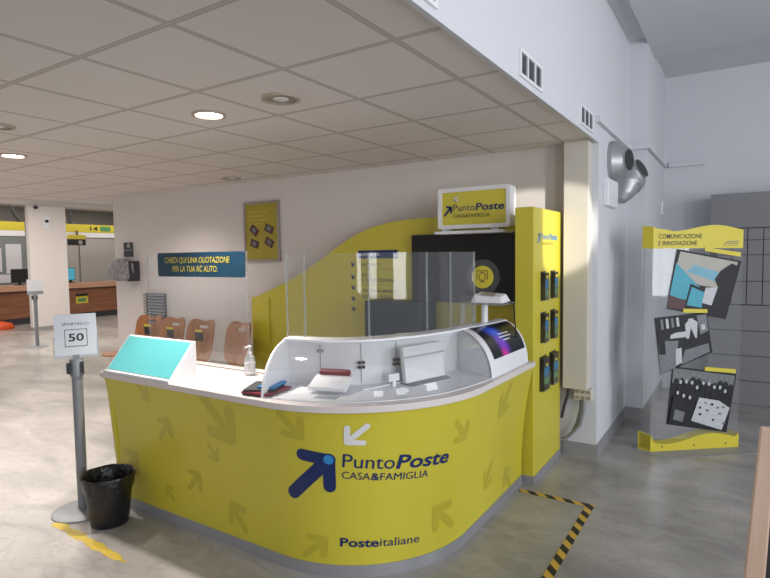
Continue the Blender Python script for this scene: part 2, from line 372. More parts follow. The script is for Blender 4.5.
# ticket hall far behind
XF = -13.8
struct(MB().box(XF - .12, 6.35, 0, XF, 7.2, 2.93).build('wall_pillar', 'wall'))
MBc = MB().box(XF - .12, 6.33, 0, XF + .015, 7.22, .08); struct(MBc.build('baseboard_hall', 'plinth'))
struct(MB().box(XF - .5, 2, 2.92, XF, 13, 3.2).build('wall_lintel', 'wall'))
struct(MB().box(-18, -4.2, 3.15, -8.35, 13, 3.3).build('ceiling_hall', 'wall'))
struct(MB().box(-17.6, 2, 0, -17.4, 13, 3.15).build('wall_hall', 'hallgrey'))
struct(MB().box(-17.6, 12.8, 0, -7.2, 13, 3.15).build('wall_hall_side', 'hallgrey'))

# ------------------------------------------------------------------ curved service counter
XL, CX, CY, RR = -3.49, -2.0, 2.80, .72
L1 = CX - XL; L2 = RR * PI / 2
def off(z): return .09 * (max(z, 0) / .87) ** 2.2
def foot(s):
    if s < L1: return Vector((XL + s, CY - RR, 0)), Vector((0, -1, 0))
    if s < L1 + L2:
        a = (s - L1) / RR; n = Vector((math.sin(a), -math.cos(a), 0)); return Vector((CX, CY, 0)) + RR * n, n
    return Vector((CX + RR, CY + s - L1 - L2, 0)), Vector((1, 0, 0))
def S(s, z, d=0.0):
    q, n = foot(s); q = q + n * (off(z) + d)
    if s < .5: q.x += .05 * (z / .87) * (1 - s / .5)
    return Vector((q.x, q.y, z))
SMAX = L1 + L2 + (3.74 - CY)
ctr = thing('service_counter', 'large yellow curved reception counter with white worktop and arrow logo', 'counter', (-2.4, 2.3, 0))
MB().shell(lambda u, v: S(u * SMAX, .06 + v * .815), lambda u, v: S(u * SMAX, .06 + v * .815, -.03), 80, 14).build('front_panel', 'yellow', ctr, smooth=True)
MB().shell(lambda u, v: S(u * SMAX, v * .062, .006), lambda u, v: S(u * SMAX, v * .062, -.02), 80, 1).build('kick_plate', 'steel', ctr, smooth=True)
MB().hexa([(-3.49, 2.10, .0), (-3.46, 2.10, .0), (-3.46, 2.42, .0), (-3.49, 2.42, .0)], [(-3.44, 2.0, .875), (-3.41, 2.0, .875), (-3.41, 2.42, .875), (-3.44, 2.42, .875)]).build('end_panel', 'yellow', ctr)
RO = .845
out = [(-3.43, CY - RO)] + [(CX + RO * math.sin(a), CY - RO * math.cos(a)) for a in [PI / 2 * i / 32 for i in range(33)]] + [(CX + RO + .02, 3.60)]
inn = [(-1.62, 3.60), (-1.62, 3.2), (-1.68, 2.85), (-1.80, 2.62), (-2.0, 2.47), (-2.25, 2.42), (-3.43, 2.42)]
wt = MB().prism(out + inn, lambda x, y: Vector((x, y, .875)), lambda x, y: Vector((x, y, .91)))
wt.build('worktop', 'wtop', ctr, bevel=.004)
MB().box(-3.40, 2.46, .865, -2.40, 2.53, .905).box(-3.30, 2.40, .85, -3.26, 2.48, .875).box(-2.6, 2.40, .85, -2.56, 2.48, .875).build('back_rail', 'wtop', ctr)
# printed arrows and lettering on the curved front
def F(d): return lambda s_, z_: S(s_ + .03, z_, d)
def arrow(m_, s0, z0, ang, size, wd, f):
    """three round ended strokes; ang in degrees is the direction the arrow points"""
    c, s_ = math.cos(math.radians(ang)), math.sin(math.radians(ang)); h = size / 2
    T = lambda u, v: (s0 + (u * c - v * s_) * h, z0 + (u * s_ + v * c) * h)
    m_.stroke(T(-1.1, 0), T(.9, 0), wd, f); m_.stroke(T(.9, 0), T(.05, .85), wd, f); m_.stroke(T(.9, 0), T(.05, -.85), wd, f)
for (s_, z_, ang, sz) in ((.416, .81, -45, .12), (.562, .606, 50, .15), (1.073, .735, -52, .27), (.978, .525, -55, .10), (1.584, .785, -50, .15), (.783, .319, 45, .14),
                          (.534, .191, 130, .10), (1.132, .188, 130, .16), (.14, .308, 45, .2), (1.67, .15, 40, .14), (2.367, .234, 135, .17), (2.467, .68, -50, .14),
                          (3.061, .707, 235, .20), (2.904, .273, 235, .15), (3.245, .15, 125, .15)):
    a_ = MB(); arrow(a_, s_, z_, ang, sz, sz * .26, F(.0015)); a_.build('arrow_print', 'olive', ctr)
a_ = MB(); arrow(a_, 1.887, .753, 222, .125, .028, F(.003)); o = a_.build('white_arrow_logo', 'wprint', ctr); o['label'] = 'white arrow'
a_ = MB(); a_.stroke((1.560, .425), (1.757, .620), .068, F(.003), 20, 4); a_.stroke((1.757, .620), (1.628, .638), .062, F(.0034), 16, 4); a_.stroke((1.757, .620), (1.755, .478), .062, F(.0038), 16, 4)
o = a_.build('blue_arrow_logo', 'navy', ctr); o['label'] = 'dark blue arrow'
a_ = MB(); a_.stroke((1.757, .622), (1.7571, .6221), .05, F(.006), 10, 4); a_.build('logo_dot', 'sky', ctr)
sl = -.09
a_ = MB(); a_.text('Punto', 1.820, .584, .248, .072, F(.003), 0, 0, sl); a_.text('CASA', 1.815, .524, .135, .038, F(.003), 0, 0, sl); a_.text('FAMIGLIA', 1.998, .507, .255, .038, F(.003), 0, 0, sl)
a_.text('Poste', 2.075, .561, .305, .072, F(.003), .022, .12, sl); a_.text('&', 1.953, .511, .042, .038, F(.003), .02, 0, sl)
a_.build('logo_lettering', 'navy', ctr)
a_ = MB(); a_.text('Poste', 1.796, .163, .195, .044, F(.003), .025, 0, -.04); a_.text('italiane', 1.996, .156, .214, .044, F(.003), 0, 0, -.08)
a_.build('company_lettering', 'navy', ctr)

# ------------------------------------------------------------------ display case standing on the counter
Bp = [(-2.15, 2.31), (-1.92, 2.36), (-1.74, 2.47), (-1.60, 2.68), (-1.51, 2.92), (-1.47, 3.12), (-1.41, 3.44), (-1.385, 3.68)]
Fp = [(-2.035, 1.99), (-1.69, 2.075), (-1.45, 2.245), (-1.292, 2.47), (-1.225, 2.69), (-1.185, 2.96), (-1.175, 3.26), (-1.17, 3.55)]
def cat(P, t):
    i = max(0, min(len(P) - 2, int(t))); u = t - i
    p0, p1, p2, p3 = (Vector(P[max(0, min(len(P) - 1, k))]) for k in (i - 1, i, i + 1, i + 2))
    return .5 * ((2 * p1) + (p2 - p0) * u + (2 * p0 - 5 * p1 + 4 * p2 - p3) * u * u + (3 * p1 - p0 - 3 * p2 + p3) * u ** 3)
CB, CHH = .915, .25
def Hs(t, a, k=1.0, dz=0):
    b, f_ = cat(Bp, t), cat(Fp, t); q = b + (f_ - b) * math.cos(a) * k
    return Vector((q.x, q.y, CB + dz + CHH * k * math.sin(a)))
case = thing('display_case', 'white curved display case with clear cover on the counter', 'display case', (-1.65, 2.5, .911))
MB().shell(lambda u, v: Hs(7 * u, 0, 1 - v) + Vector((0, 0, .0)), lambda u, v: Hs(7 * u, 0, 1 - v) - Vector((0, 0, .004)), 50, 4).build('case_floor', 'bright', case)
def side(t, th, name, mt='bright'):
    d = (cat(Bp, t + .02) - cat(Bp, t - .02)) if 0 < t < 7 else (cat(Fp, min(t + .05, 7)) - cat(Fp, max(t - .05, 0)))
    d = Vector((d.x, d.y, 0)).normalized() * th
    n = 18; pr_ = [Hs(t, PI / 2 * i / n) for i in range(n + 1)] + [Hs(t, 0, 0)]
    k = len(pr_); vs = pr_ + [q + d for q in pr_]
    return MB().add(vs, [tuple(range(k))[::-1], tuple(range(k, 2 * k))] + [(i, (i + 1) % k, k + (i + 1) % k, k + i) for i in range(k)]).build(name, mt, case)
side(0, .012, 'side_panel'); side(5.0, .012, 'divider'); side(7, -.012, 'side_panel')
MB().shell(lambda u, v: Hs(7 * u, 0, .03 * 0) + Vector((0, 0, v * CHH)), lambda u, v: Hs(7 * u, 0, -.05) + Vector((0, 0, v * CHH)), 50, 2).build('back_panel', 'bright', case, smooth=True)
MB().shell(lambda u, v: Hs(7 * u, 0, .14 - .32 * v) + Vector((0, 0, CHH + .006)), lambda u, v: Hs(7 * u, 0, .14 - .32 * v) + Vector((0, 0, CHH - .006)), 50, 2).build('top_rim', 'bright', case, smooth=True)
hood = MB().shell(lambda u, v: Hs(5 + 2 * u, PI / 2 * v, 1.0), lambda u, v: Hs(5 + 2 * u, PI / 2 * v, .94), 16, 20).build('screen_hood', 'bright', case, smooth=True)
scr_ = MB().grid(lambda u, v: Hs(5.22 + 1.62 * u, math.radians(22 + 62 * v), 1.012), 16, 16).build('screen', 'screen', case, smooth=True)
tx = MB(); fsc = lambda u, v: Hs(5.22 + 1.62 * u, math.radians(22 + 62 * v), 1.02)
for k, (wd) in enumerate((.30, .34, .2)): tx.stroke((.52 - wd / 2, .52 - k * .09), (.52 + wd / 2, .52 - k * .09), .028, fsc, 6, 1, False)
tx.build('screen_text', 'wprint', scr_)
MB().shell(lambda u, v: Hs(.06 + 4.9 * u, PI / 2 * v, .985), lambda u, v: Hs(.06 + 4.9 * u, PI / 2 * v, .968), 40, 16).build('clear_cover', 'acr', case, smooth=True)
for t in (.9, 1.95, 2.78):
    for dz in ((.06, .19) if t < 1 else (.10, .125)):
        q = Hs(t, 0, .02); b, f_ = cat(Bp, t), cat(Fp, t); n = (f_ - b).normalized(); n = Vector((n.x, n.y, 0))
        c = q + Vector((0, 0, dz)); tn = Vector((-n.y, n.x, 0))
        for sgn in (-1, 1):
            MB().cyl(c + tn * .012 * sgn, c + tn * .012 * sgn + n * .012, .009, n=14).build('hinge_clip', 'alu' if t < 1 else 'dark', case)
    MB().box(-.001, -.001, 0, .001, .001, .22).build('panel_seam', 'dark', case).location = Hs(t, 0, .022) - Vector((-1.65, 2.5, .911)) + Vector((0, 0, .01)) + Vector((-1.65, 2.5, .911)) * 1
# acrylic guard standing on the case
grd = thing('sneeze_guard', 'clear curved acrylic guard standing on top of the white display case', 'sneeze guard', (-1.7, 2.5, 1.172))
def Gp(t, z, d=0):
    b, f_ = cat(Bp, t), cat(Fp, t); n = (f_ - b).normalized(); q = b - n * (.02 + d); return Vector((q.x, q.y, z))
for (t0, t1) in ((0, .55), (.56, 2.2), (2.21, 3.7), (3.71, 4.75), (4.76, 5.6)):
    MB().shell(lambda u, v: Gp(t0 + (t1 - t0) * u, 1.174 + v * .466), lambda u, v: Gp(t0 + (t1 - t0) * u, 1.174 + v * .466, .006), 10, 1).build('acrylic_panel', 'acr2', grd, smooth=True)
    e = Gp(t1, 1.174); MB().box(e.x - .004, e.y - .004, 1.174, e.x + .004, e.y + .004, 1.64).build('acrylic_edge', 'acredge', grd)
e = Gp(0, 1.174); MB().box(e.x - .004, e.y - .004, 1.174, e.x + .004, e.y + .004, 1.64).build('acrylic_edge', 'acredge', grd)

# second guard with the insurance sign
g2 = thing('sneeze_guard', 'flat clear acrylic screen behind the left end of the counter', 'sneeze guard', (-3.2, 2.495, .905))
MB().box(-3.68, 2.492, .906, -2.645, 2.498, 1.665).build('acrylic_panel', 'acr', g2)
MB().box(-3.683, 2.491, .906, -3.679, 2.499, 1.665).build('acrylic_edge', 'acredge', g2); MB().box(-2.647, 2.491, .906, -2.643, 2.499, 1.665).build('acrylic_edge', 'acredge', g2)
sg = thing('promo_sign', 'teal sign with yellow capital lettering on the clear screen', 'sign', (-3.1, 2.485, 1.49))
def rrect(x0, y0, x1, y1, r, n=5):
    P = []
    for cx, cy, a0 in ((x1 - r, y1 - r, 0), (x0 + r, y1 - r, 90), (x0 + r, y0 + r, 180), (x1 - r, y0 + r, 270)):
        for i in range(n + 1):
            a = math.radians(a0 + 90 * i / n); P.append((cx + r * math.cos(a), cy + r * math.sin(a)))
    return P
XZ = lambda y: (lambda x, z: Vector((x, y, z)))
sbd = MB().prism(rrect(-3.545, 1.496, -2.655, 1.664, .02), XZ(2.490), XZ(2.486)).build('sign_board', 'teal', sg)
o = MB().text('CHIEDI QUI UNA QUOTAZIONE', -3.46, 1.592, .67, .040, XZ(2.4845), .006, .15).text('PER LA TUA RC AUTO.', -3.38, 1.532, .47, .040, XZ(2.4845), .006, .15).build('sign_lettering', 'yprint', sbd)

# ------------------------------------------------------------------ things on the counter
lec = thing('display_wedge', 'white wedge stand with turquoise sloping face at the left end of the counter', 'display stand', (-3.0, 2.05, .911))
wx0, wx1 = -3.39, -2.745
MB().hexa([(wx0, 1.965, .911), (wx1, 1.965, .911), (wx1, 2.165, .911), (wx0, 2.165, .911)], [(wx0, 2.145, 1.125), (wx1, 2.145, 1.125), (wx1, 2.165, 1.125), (wx0, 2.165, 1.125)]).build('stand_body', 'bright', lec, bevel=.004)
sd = Vector((0, .18, .214)); nn = Vector((0, -.214, .18)).normalized() * .002
fL = lambda u, v: Vector((wx0 + .012 + (wx1 - wx0 - .024) * u, 1.965, .911)) + sd * (.09 + .88 * v) + nn
MB().grid(fL, 2, 2).build('turquoise_face', 'turq', lec)
MB().box(wx0 - .005, 1.958, .911, wx1 + .005, 1.972, .925).build('front_lip', 'bright', lec)
bt = thing('sanitiser_bottle', 'clear pump bottle of hand sanitiser on the counter', 'bottle', (-2.50, 2.36, .911))
MB().lathe([(.030, .911), (.033, .92), (.033, 1.00), (.026, 1.025), (.012, 1.035)], (-2.5, 2.36, 0), 24).build('bottle_body', 'bottleg', bt, smooth=True)
MB().lathe([(.0337, .935), (.0337, .985)], (-2.5, 2.36, 0), 24).build('bottle_label', 'paper', bt, smooth=True)
MB().lathe([(.014, 1.033), (.014, 1.055), (.005, 1.057), (.005, 1.075), (.012, 1.077), (.012, 1.088)], (-2.5, 2.36, 0), 16).box(-2.508, 2.325, 1.078, -2.492, 2.36, 1.087).build('pump', 'bright', bt)
for k, (mt, dx, dy, rz, lab) in enumerate((('black', -2.10, 2.10, .25, 'black folder at the bottom of the leaflet pile beside the display case'),
                                           ('red', -2.09, 2.09, .1, 'red leaflet between the black folder and the blue leaflet'),
                                           ('dark', -2.12, 2.11, .45, 'dark grey leaflet lying over the red one on the counter'),
                                           ('sky', -2.09, 2.13, .3, 'blue leaflet topmost of the pile left of the display case'))):
    R_ = Matrix.Rotation(rz, 3, 'Z'); z0 = .911 + .010 * k
    s_ = (.09, .10) if k < 3 else (.05, .08)
    tag(MB().box(dx - s_[0], dy - s_[1], z0, dx + s_[0] * .9, dy + s_[1], z0 + .009, R_).build('leaflet', mt), lab, 'leaflet')
# router box in the case
rtr = thing('router', 'white flat router with dark red top edge lying in the display case', 'router', (-1.84, 2.32, .93))
R_ = Matrix.Rotation(.28, 3, 'Z') @ Matrix.Rotation(.32, 3, 'X'); c = Vector((-1.80, 2.27, .965))
def rb(m_, x0, y0, z0, x1, y1, z1):
    vs = [R_ @ Vector((x, y, z)) + c for z in (z0, z1) for y in (y0, y1) for x in (x0, x1)]
    return m_.add(vs, [(0, 2, 3, 1), (4, 5, 7, 6), (0, 1, 5, 4), (2, 6, 7, 3), (0, 4, 6, 2), (1, 3, 7, 5)])
rb(MB(), -.105, -.08, -.012, .105, .055, .012).build('router_body', 'bright', rtr, bevel=.005)
rb(MB(), -.085, .045, .008, .085, .075, .035).build('red_edge', 'red', rtr, bevel=.004)
for k in range(5): rb(MB(), .0 + .015 * k, -.055, .012, .008 + .015 * k, .01, .0126).build('air_slot', 'paper', rtr)
for fx_ in (-1.85, -1.75): MB().cyl((fx_, 2.31, .916), (fx_, 2.31, .955), .012).build('foot', 'acredge', rtr)
mdm = thing('modem_box', 'large white upright modem on the right of the display case', 'modem', (-1.49, 2.70, .917))
dirv = Vector((.27, .96, 0)).normalized(); nv = Vector((.96, -.27, 0)).normalized()
def ob(m_, c, w_, h, d, z0):
    c = Vector(c); b4 = [c - dirv * w_ / 2 - nv * d / 2, c + dirv * w_ / 2 - nv * d / 2, c + dirv * w_ / 2 + nv * d / 2, c - dirv * w_ / 2 + nv * d / 2]
    b4 = [Vector((q.x, q.y, z0)) for q in b4][::-1]; lean = -nv * .03
    return m_.hexa(b4, [q + Vector((0, 0, h)) + lean for q in b4])
ob(MB(), (-1.49, 2.72, 0), .31, .195, .03, .925).build('modem_body', 'bright', mdm, bevel=.004)
ob(MB(), (-1.478, 2.72, 0), .31, .004, .008, 1.065).build('seam_strip', 'paper', mdm)
ob(MB(), (-1.48, 2.72, 0), .31, .010, .10, .915).build('stand_foot', 'acredge', mdm)
crd = tag(MB().box(-1.575, 2.485, .945, -1.565, 2.55, .985, Matrix.Rotation(-.5, 3, 'Z')).box(-1.575, 2.51, .915, -1.565, 2.53, .95, Matrix.Rotation(-.5, 3, 'Z')).build('price_card', 'bright'), 'small white card left of the upright modem', 'card')
tag(MB().tube([(-1.56, 2.60, .925), (-1.60, 2.50, .922), (-1.63, 2.42, .920), (-1.66, 2.36, .920)], .004, 8).build('cable', 'bright'), 'short white cable running from the upright modem', 'cable')
tag(MB().box(-1.80, 2.12, .916, -1.68, 2.19, .9175, Matrix.Rotation(.25, 3, 'Z')).build('leaflet', 'acredge'), 'pale card lying flat at the front of the display case', 'leaflet')
# payment printer on clear stand with round yellow sign
pst = thing('acrylic_stand', 'clear acrylic stand behind the screen hood, carrying the white printer', 'stand', (-1.43, 3.42, .91))
MB().box(-1.53, 3.30, 1.30, -1.25, 3.52, 1.308).build('shelf', 'acredge', pst)
for q in ((-1.53, 3.32), (-1.53, 3.50)): MB().box(q[0] - .004, q[1] - .03, .912, q[0] + .004, q[1] + .03, 1.30).build('leg', 'acredge', pst)
MB().cyl((-1.44, 3.47, .91), (-1.44, 3.47, 1.30), .022).build('post', 'bright', pst)
prn = thing('card_printer', 'white desktop printer on the clear stand under the round yellow sign', 'printer', (-1.38, 3.40, 1.31))
MB().hexa([(-1.48, 3.32, 1.309), (-1.26, 3.33, 1.309), (-1.26, 3.49, 1.309), (-1.48, 3.49, 1.309)], [(-1.47, 3.36, 1.365), (-1.29, 3.37, 1.350), (-1.29, 3.48, 1.365), (-1.47, 3.48, 1.375)]).build('printer_body', 'bright', prn, bevel=.012)
MB().hexa([(-1.42, 3.355, 1.358), (-1.33, 3.36, 1.352), (-1.33, 3.40, 1.365), (-1.42, 3.40, 1.369)], [(-1.42, 3.355, 1.364), (-1.33, 3.36, 1.358), (-1.33, 3.40, 1.371), (-1.42, 3.40, 1.375)]).build('display', 'lampoff', prn)
MB().tube([(-1.25, 3.40, 1.32), (-1.22, 3.42, 1.30), (-1.22, 3.44, 1.2), (-1.225, 3.5, 1.0), (-1.23, 3.52, .95), (-1.24, 3.52, .915)], .004, 6).build('power_lead', 'black', prn)
dsc = thing('round_sign', 'round yellow disc sign with line drawing in a clear ring above the printer', 'sign', (-1.42, 3.50, 1.36))
def disc(m_, r, y0, y1, n=36, r_in=0):
    P = [(-1.465 + r * math.cos(2 * PI * k / n), 1.47 + r * math.sin(2 * PI * k / n)) for k in range(n)]
    if r_in:
        Q = [(-1.465 + r_in * math.cos(2 * PI * k / n), 1.47 + r_in * math.sin(2 * PI * k / n)) for k in range(n)]; return m_.ring(P, Q, XZ(y1), XZ(y0))
    return m_.prism(P, XZ(y1), XZ(y0))
disc(MB(), .118, 3.50, 3.506).build('clear_ring', 'acr2', dsc)
disc(MB(), .076, 3.492, 3.4995).build('yellow_disc', 'yprint', dsc)
a_ = MB(); fz = XZ(3.491)
for (p0, p1) in (((-1.51, 1.512), (-1.42, 1.512)), ((-1.502, 1.512), (-1.502, 1.45)), ((-1.428, 1.512), (-1.428, 1.45)), ((-1.485, 1.438), (-1.445, 1.438))): a_.stroke(p0, p1, .005, fz, 4, 1)
a_.ring([(-1.465 + .026 * math.cos(2 * PI * k / 20), 1.473 + .03 * math.sin(2 * PI * k / 20)) for k in range(20)], [(-1.465 + .021 * math.cos(2 * PI * k / 20), 1.473 + .024 * math.sin(2 * PI * k / 20)) for k in range(20)], XZ(3.4915), XZ(3.491))
a_.build('drawing', 'ink', dsc)

# ------------------------------------------------------------------ yellow wave wall, TV, board, lightbox, tower
wave = [(-4.478, 0), (-4.478, 1.194), (-4.401, 1.207), (-3.932, 1.386), (-3.794, 1.449), (-3.632, 1.531), (-3.463, 1.629), (-3.275, 1.733), (-3.094, 1.824), (-2.92, 1.884), (-2.699, 1.929), (-2.468, 1.946), (-2.2, 1.95), (-1.34, 1.94), (-1.34, 0)]
wv = thing('partition_panel', 'tall yellow wave topped partition behind the counter', 'partition', (-3, 4.36, 0))
MB().prism(wave, XZ(4.42), XZ(4.30)).build('panel', 'yellow', wv, bevel=.004)
MB().box(-4.482, 4.285, 0, -4.23, 4.30, 1.19).build('end_strip', 'yellow', wv)
hbd = MB().box(-3.06, 4.294, 1.60, -2.62, 4.30, 1.675).build('header_band', 'navy', wv)
t_ = MB()
t_.text('OFFERTA', -3.03, 1.622, .22, .03, XZ(4.292), .01); o = t_.build('header_lettering', 'wprint', hbd)
t_ = MB()
for (s_, z_, wd) in (('ACQUISTI', 1.53, .2), ('INVII', 1.43, .11), ('E SPEDIZIONI', 1.385, .36), ('TELEFONIA MOBILE', 1.285, .38), ('SERVIZI CASA', 1.225, .34)): t_.text(s_, -3.02, z_, wd, .026, XZ(4.297), .008)
for z_ in (1.50, 1.355, 1.26): t_.box(-3.0, 4.2975, z_ - .001, -2.6, 4.2995, z_ + .001)
t_.build('list_lettering', 'ink', wv)
t_ = MB()
for z_ in (1.545, 1.425, 1.325, 1.22, 1.12): arrow(t_, -3.125, z_, -45, .040, .013, XZ(4.296))
t_.build('list_arrows', 'navy', wv)
tvt = thing('television', 'large black television mounted on the yellow partition', 'television', (-1.97, 4.27, 1.24))
MB().box(-2.44, 4.235, 1.225, -1.49, 4.298, 1.80).build('casing', 'black', tvt, bevel=.004)
MB().box(-2.425, 4.232, 1.24, -1.505, 4.236, 1.785).build('screen', 'tv', tvt)
brd = thing('drawer_cabinet', 'dark blue cabinet standing below the television', 'cabinet', (-2.65, 4.2, 0))
MB().box(-2.83, 4.06, 0, -2.23, 4.297, 1.225).build('carcass', 'board', brd, bevel=.004)
for z_ in (.07, .455, .84): d_ = MB().box(-2.82, 4.045, z_, -2.24, 4.06, z_ + .37).build('drawer_front', 'board', brd, bevel=.003)
lb = thing('lightbox_sign', 'white framed yellow lightbox sign above the television', 'sign', (-1.78, 4.12, 1.80))
X0, X1, Z0, Z1, YF = -2.08, -1.475, 1.83, 2.15, 4.05
MB().ring(rrect(X0, Z0, X1, Z1, .02), rrect(X0 + .035, Z0 + .03, X1 - .03, Z1 - .03, .012), XZ(YF + .13), XZ(YF - .004)).build('frame', 'bright', lb)
lpn = MB().box(X0 + .03, YF + .004, Z0 + .025, X1 - .025, YF + .12, Z1 - .025).build('light_panel', 'ylit', lb)
MB().box(X0 - .03, YF - .01, 1.79, X1 - .04, YF + .25, 1.812).build('base_shelf', 'bright', lb)
for x in (X0 + .02, X1 - .16): MB().box(x, YF + .03, 1.81, x + .06, YF + .1, 1.835).build('foot', 'bright', lb)
fy = XZ(YF + .002)
a_ = MB(); a_.stroke((-2.02, 1.94), (-1.965, 2.0), .018, fy); a_.stroke((-1.965, 2.0), (-2.0, 2.005), .018, fy); a_.stroke((-1.965, 2.0), (-1.965, 1.96), .018, fy)
a_.text('Punto', -1.945, 1.968, .185, .055, fy); a_.text('Poste', -1.755, 1.968, .235, .055, fy, .025, .12); a_.build('logo', 'navy', lpn)
a_ = MB(); a_.text('CASA&FAMIGLIA', -1.945, 1.915, .31, .032, fy); a_.build('small_lettering', 'ink', lpn)
a_ = MB(); arrow(a_, -1.92, 2.065, 222, .045, .011, fy); a_.build('white_arrow', 'wprint', lpn)

TX = -1.20
tw = thing('display_tower', 'tall yellow display tower at the right end of the counter', 'display tower', (-1.27, 4.1, 0))
MB().box(-1.335, 3.765, .05, TX, 4.44, 1.945).build('tower_body', 'yellow', tw, bevel=.006)
MB().box(-1.33, 3.76, 0, TX + .004, 4.445, .055).build('kick_plate', 'steel', tw)
fx = lambda d: (lambda y, z: Vector((TX + d, y, z)))
a_ = MB(); a_.stroke((3.85, 1.70), (3.895, 1.755), .016, fx(.002)); a_.stroke((3.895, 1.755), (3.862, 1.76), .014, fx(.002)); a_.stroke((3.895, 1.755), (3.895, 1.715), .014, fx(.002))
a_.text('Punto', 3.93, 1.725, .18, .045, fx(.002)); a_.text('Poste', 4.12, 1.725, .21, .045, fx(.002), .02, .25); a_.build('logo', 'sky', tw)
MB().text('CASA&FAMIGLIA', 3.93, 1.685, .3, .022, fx(.002)).build('small_lettering', 'olive', tw)
rows = (('top', 1.39, .21), ('middle', 1.09, .22), ('bottom', .755, .25))
for rn, zc, hh in rows:
    for side_, yc in (('left', 3.975), ('right', 4.215)):
        h = thing('brochure_holder', 'clear brochure holder in the %s row, %s column of the yellow tower' % (rn, side_), 'brochure holder', (TX, yc, zc - hh / 2), 'brochure holders on the yellow tower')
        wd = .055 if rn != 'bottom' else .075
        MB().box(TX, yc - wd - .004, zc - hh / 2, TX + .003, yc + wd + .004, zc + hh / 2).build('back_plate', 'dark', h)
        MB().box(TX + .034, yc - wd, zc - hh / 2, TX + .037, yc + wd, zc).box(TX, yc - wd, zc - hh / 2, TX + .037, yc + wd, zc - hh / 2 + .004).box(TX, yc - wd - .003, zc - hh / 2, TX + .037, yc - wd, zc + .02).box(TX, yc + wd, zc - hh / 2, TX + .037, yc + wd + .003, zc + .02).build('clear_pocket', 'acr', h)
        b_ = thing('brochure', 'dark green and blue brochures in the %s row, %s column holder' % (rn, side_), 'brochure', (TX + .018, yc, zc - hh / 2 + .005), 'brochures on the yellow tower')
        MB().box(TX + .006, yc - wd + .006, zc - hh / 2 + .005, TX + .03, yc + wd - .006, zc + hh / 2 - .01).build('cover', 'black', b_)
        q = MB().poly(rrect(yc - wd + .012, zc - .02, yc + wd - .012, zc + .05, .01), fx(.0305)).mat(1).poly(rrect(yc - wd + .02, zc - .075, yc + wd - .02, zc - .03, .01), fx(.0305)).mat(2).poly(rrect(yc - .02, zc + .055, yc + .03, zc + .075, .005), fx(.0305))
        q.build('cover_picture', ['cblue', 'green', 'yprint'], b_)

# ------------------------------------------------------------------ wall-mounted things behind
po = thing('wall_poster', 'framed yellow poster with four small pictures on the grey wall', 'poster', (-4.53, YW - .02, 1.58))
MB().ring([(-4.81, 1.575), (-4.265, 1.575), (-4.265, 2.25), (-4.81, 2.25)], [(-4.785, 1.6), (-4.29, 1.6), (-4.29, 2.225), (-4.785, 2.225)], XZ(YW), XZ(YW - .025)).build('frame', 'lampoff', po)
MB().box(-4.79, YW - .015, 1.595, -4.285, YW, 2.23).build('print', 'yposter', po)
t_ = MB()
for k, wd in enumerate((.30, .26, .34, .22)): t_.box(-4.75, YW - .0165, 2.13 - k * .045, -4.75 + wd, YW - .0155, 2.142 - k * .045)
t_.build('text_lines', 'olive', po)
for (x, z, a) in ((-4.65, 1.93, .7), (-4.42, 1.94, .4), (-4.65, 1.78, .3), (-4.42, 1.79, .5)):
    R_ = Matrix.Rotation(a, 3, 'Y'); MB().box(x - .065, YW - .018, z - .042, x + .065, YW - .0155, z + .042, R_).mat(1).box(x - .035, YW - .0195, z - .02, x + .03, YW - .0175, z + .025, R_).build('picture', ['maroon', 'mid'], po)
rk = thing('wall_radiator', 'dark slatted radiator against the grey wall behind the wooden chairs', 'radiator', (-6.5, 4.48, .1))
MB().box(-6.70, 4.50, .12, -6.68, 4.525, 1.17).box(-6.32, 4.50, .12, -6.30, 4.525, 1.17).build('upright', 'dark', rk)
for k in range(26): MB().box(-6.70, 4.46, .14 + k * .04, -6.30, 4.50, .163 + k * .04).build('slat', 'greym', rk)
MB().box(-6.69, 4.495, .12, -6.31, 4.51, 1.17).build('back_plate', 'dark', rk)
bgx = thing('wall_bag', 'crumpled grey patterned bag hanging at the left end of the wall', 'bag', (-7.2, 4.4, 1.33))
def lump(u, v):
    a = u * 2 * PI; b = (v - .5) * PI * .98
    x = math.copysign(abs(math.cos(b)) ** .45, 1) * math.cos(a); y = abs(math.cos(b)) ** .45 * math.sin(a); z = math.sin(b)
    k = 1 + .05 * math.sin(9 * a + 3 * b) + .04 * math.sin(5 * b + 4 * a)
    return Vector((-7.08 + .23 * x * k, 4.41 + .10 * y * k, 1.485 + .155 * z * (abs(z) ** -.3 if abs(z) > .01 else 1)))
MB().grid(lump, 40, 20).build('bag_body', 'fabric', bgx, smooth=True)
MB().box(-6.92, 4.38, 1.33, -6.85, 4.525, 1.60).build('dark_side', 'dark', bgx, bevel=.006)
sg3 = thing('wall_notice', 'small dark notice plate above the hanging grey bag', 'sign', (-7.1, YW - .01, 1.66))
MB().box(-7.19, YW - .012, 1.755, -6.99, YW, 1.855).box(-7.19, YW - .012, 1.66, -6.99, YW, 1.745).build('plate', 'black', sg3)
MB().cyl((-7.07, YW - .0125, 1.81), (-7.07, YW - .015, 1.81), .032).build('round_symbol', 'lampoff', sg3)

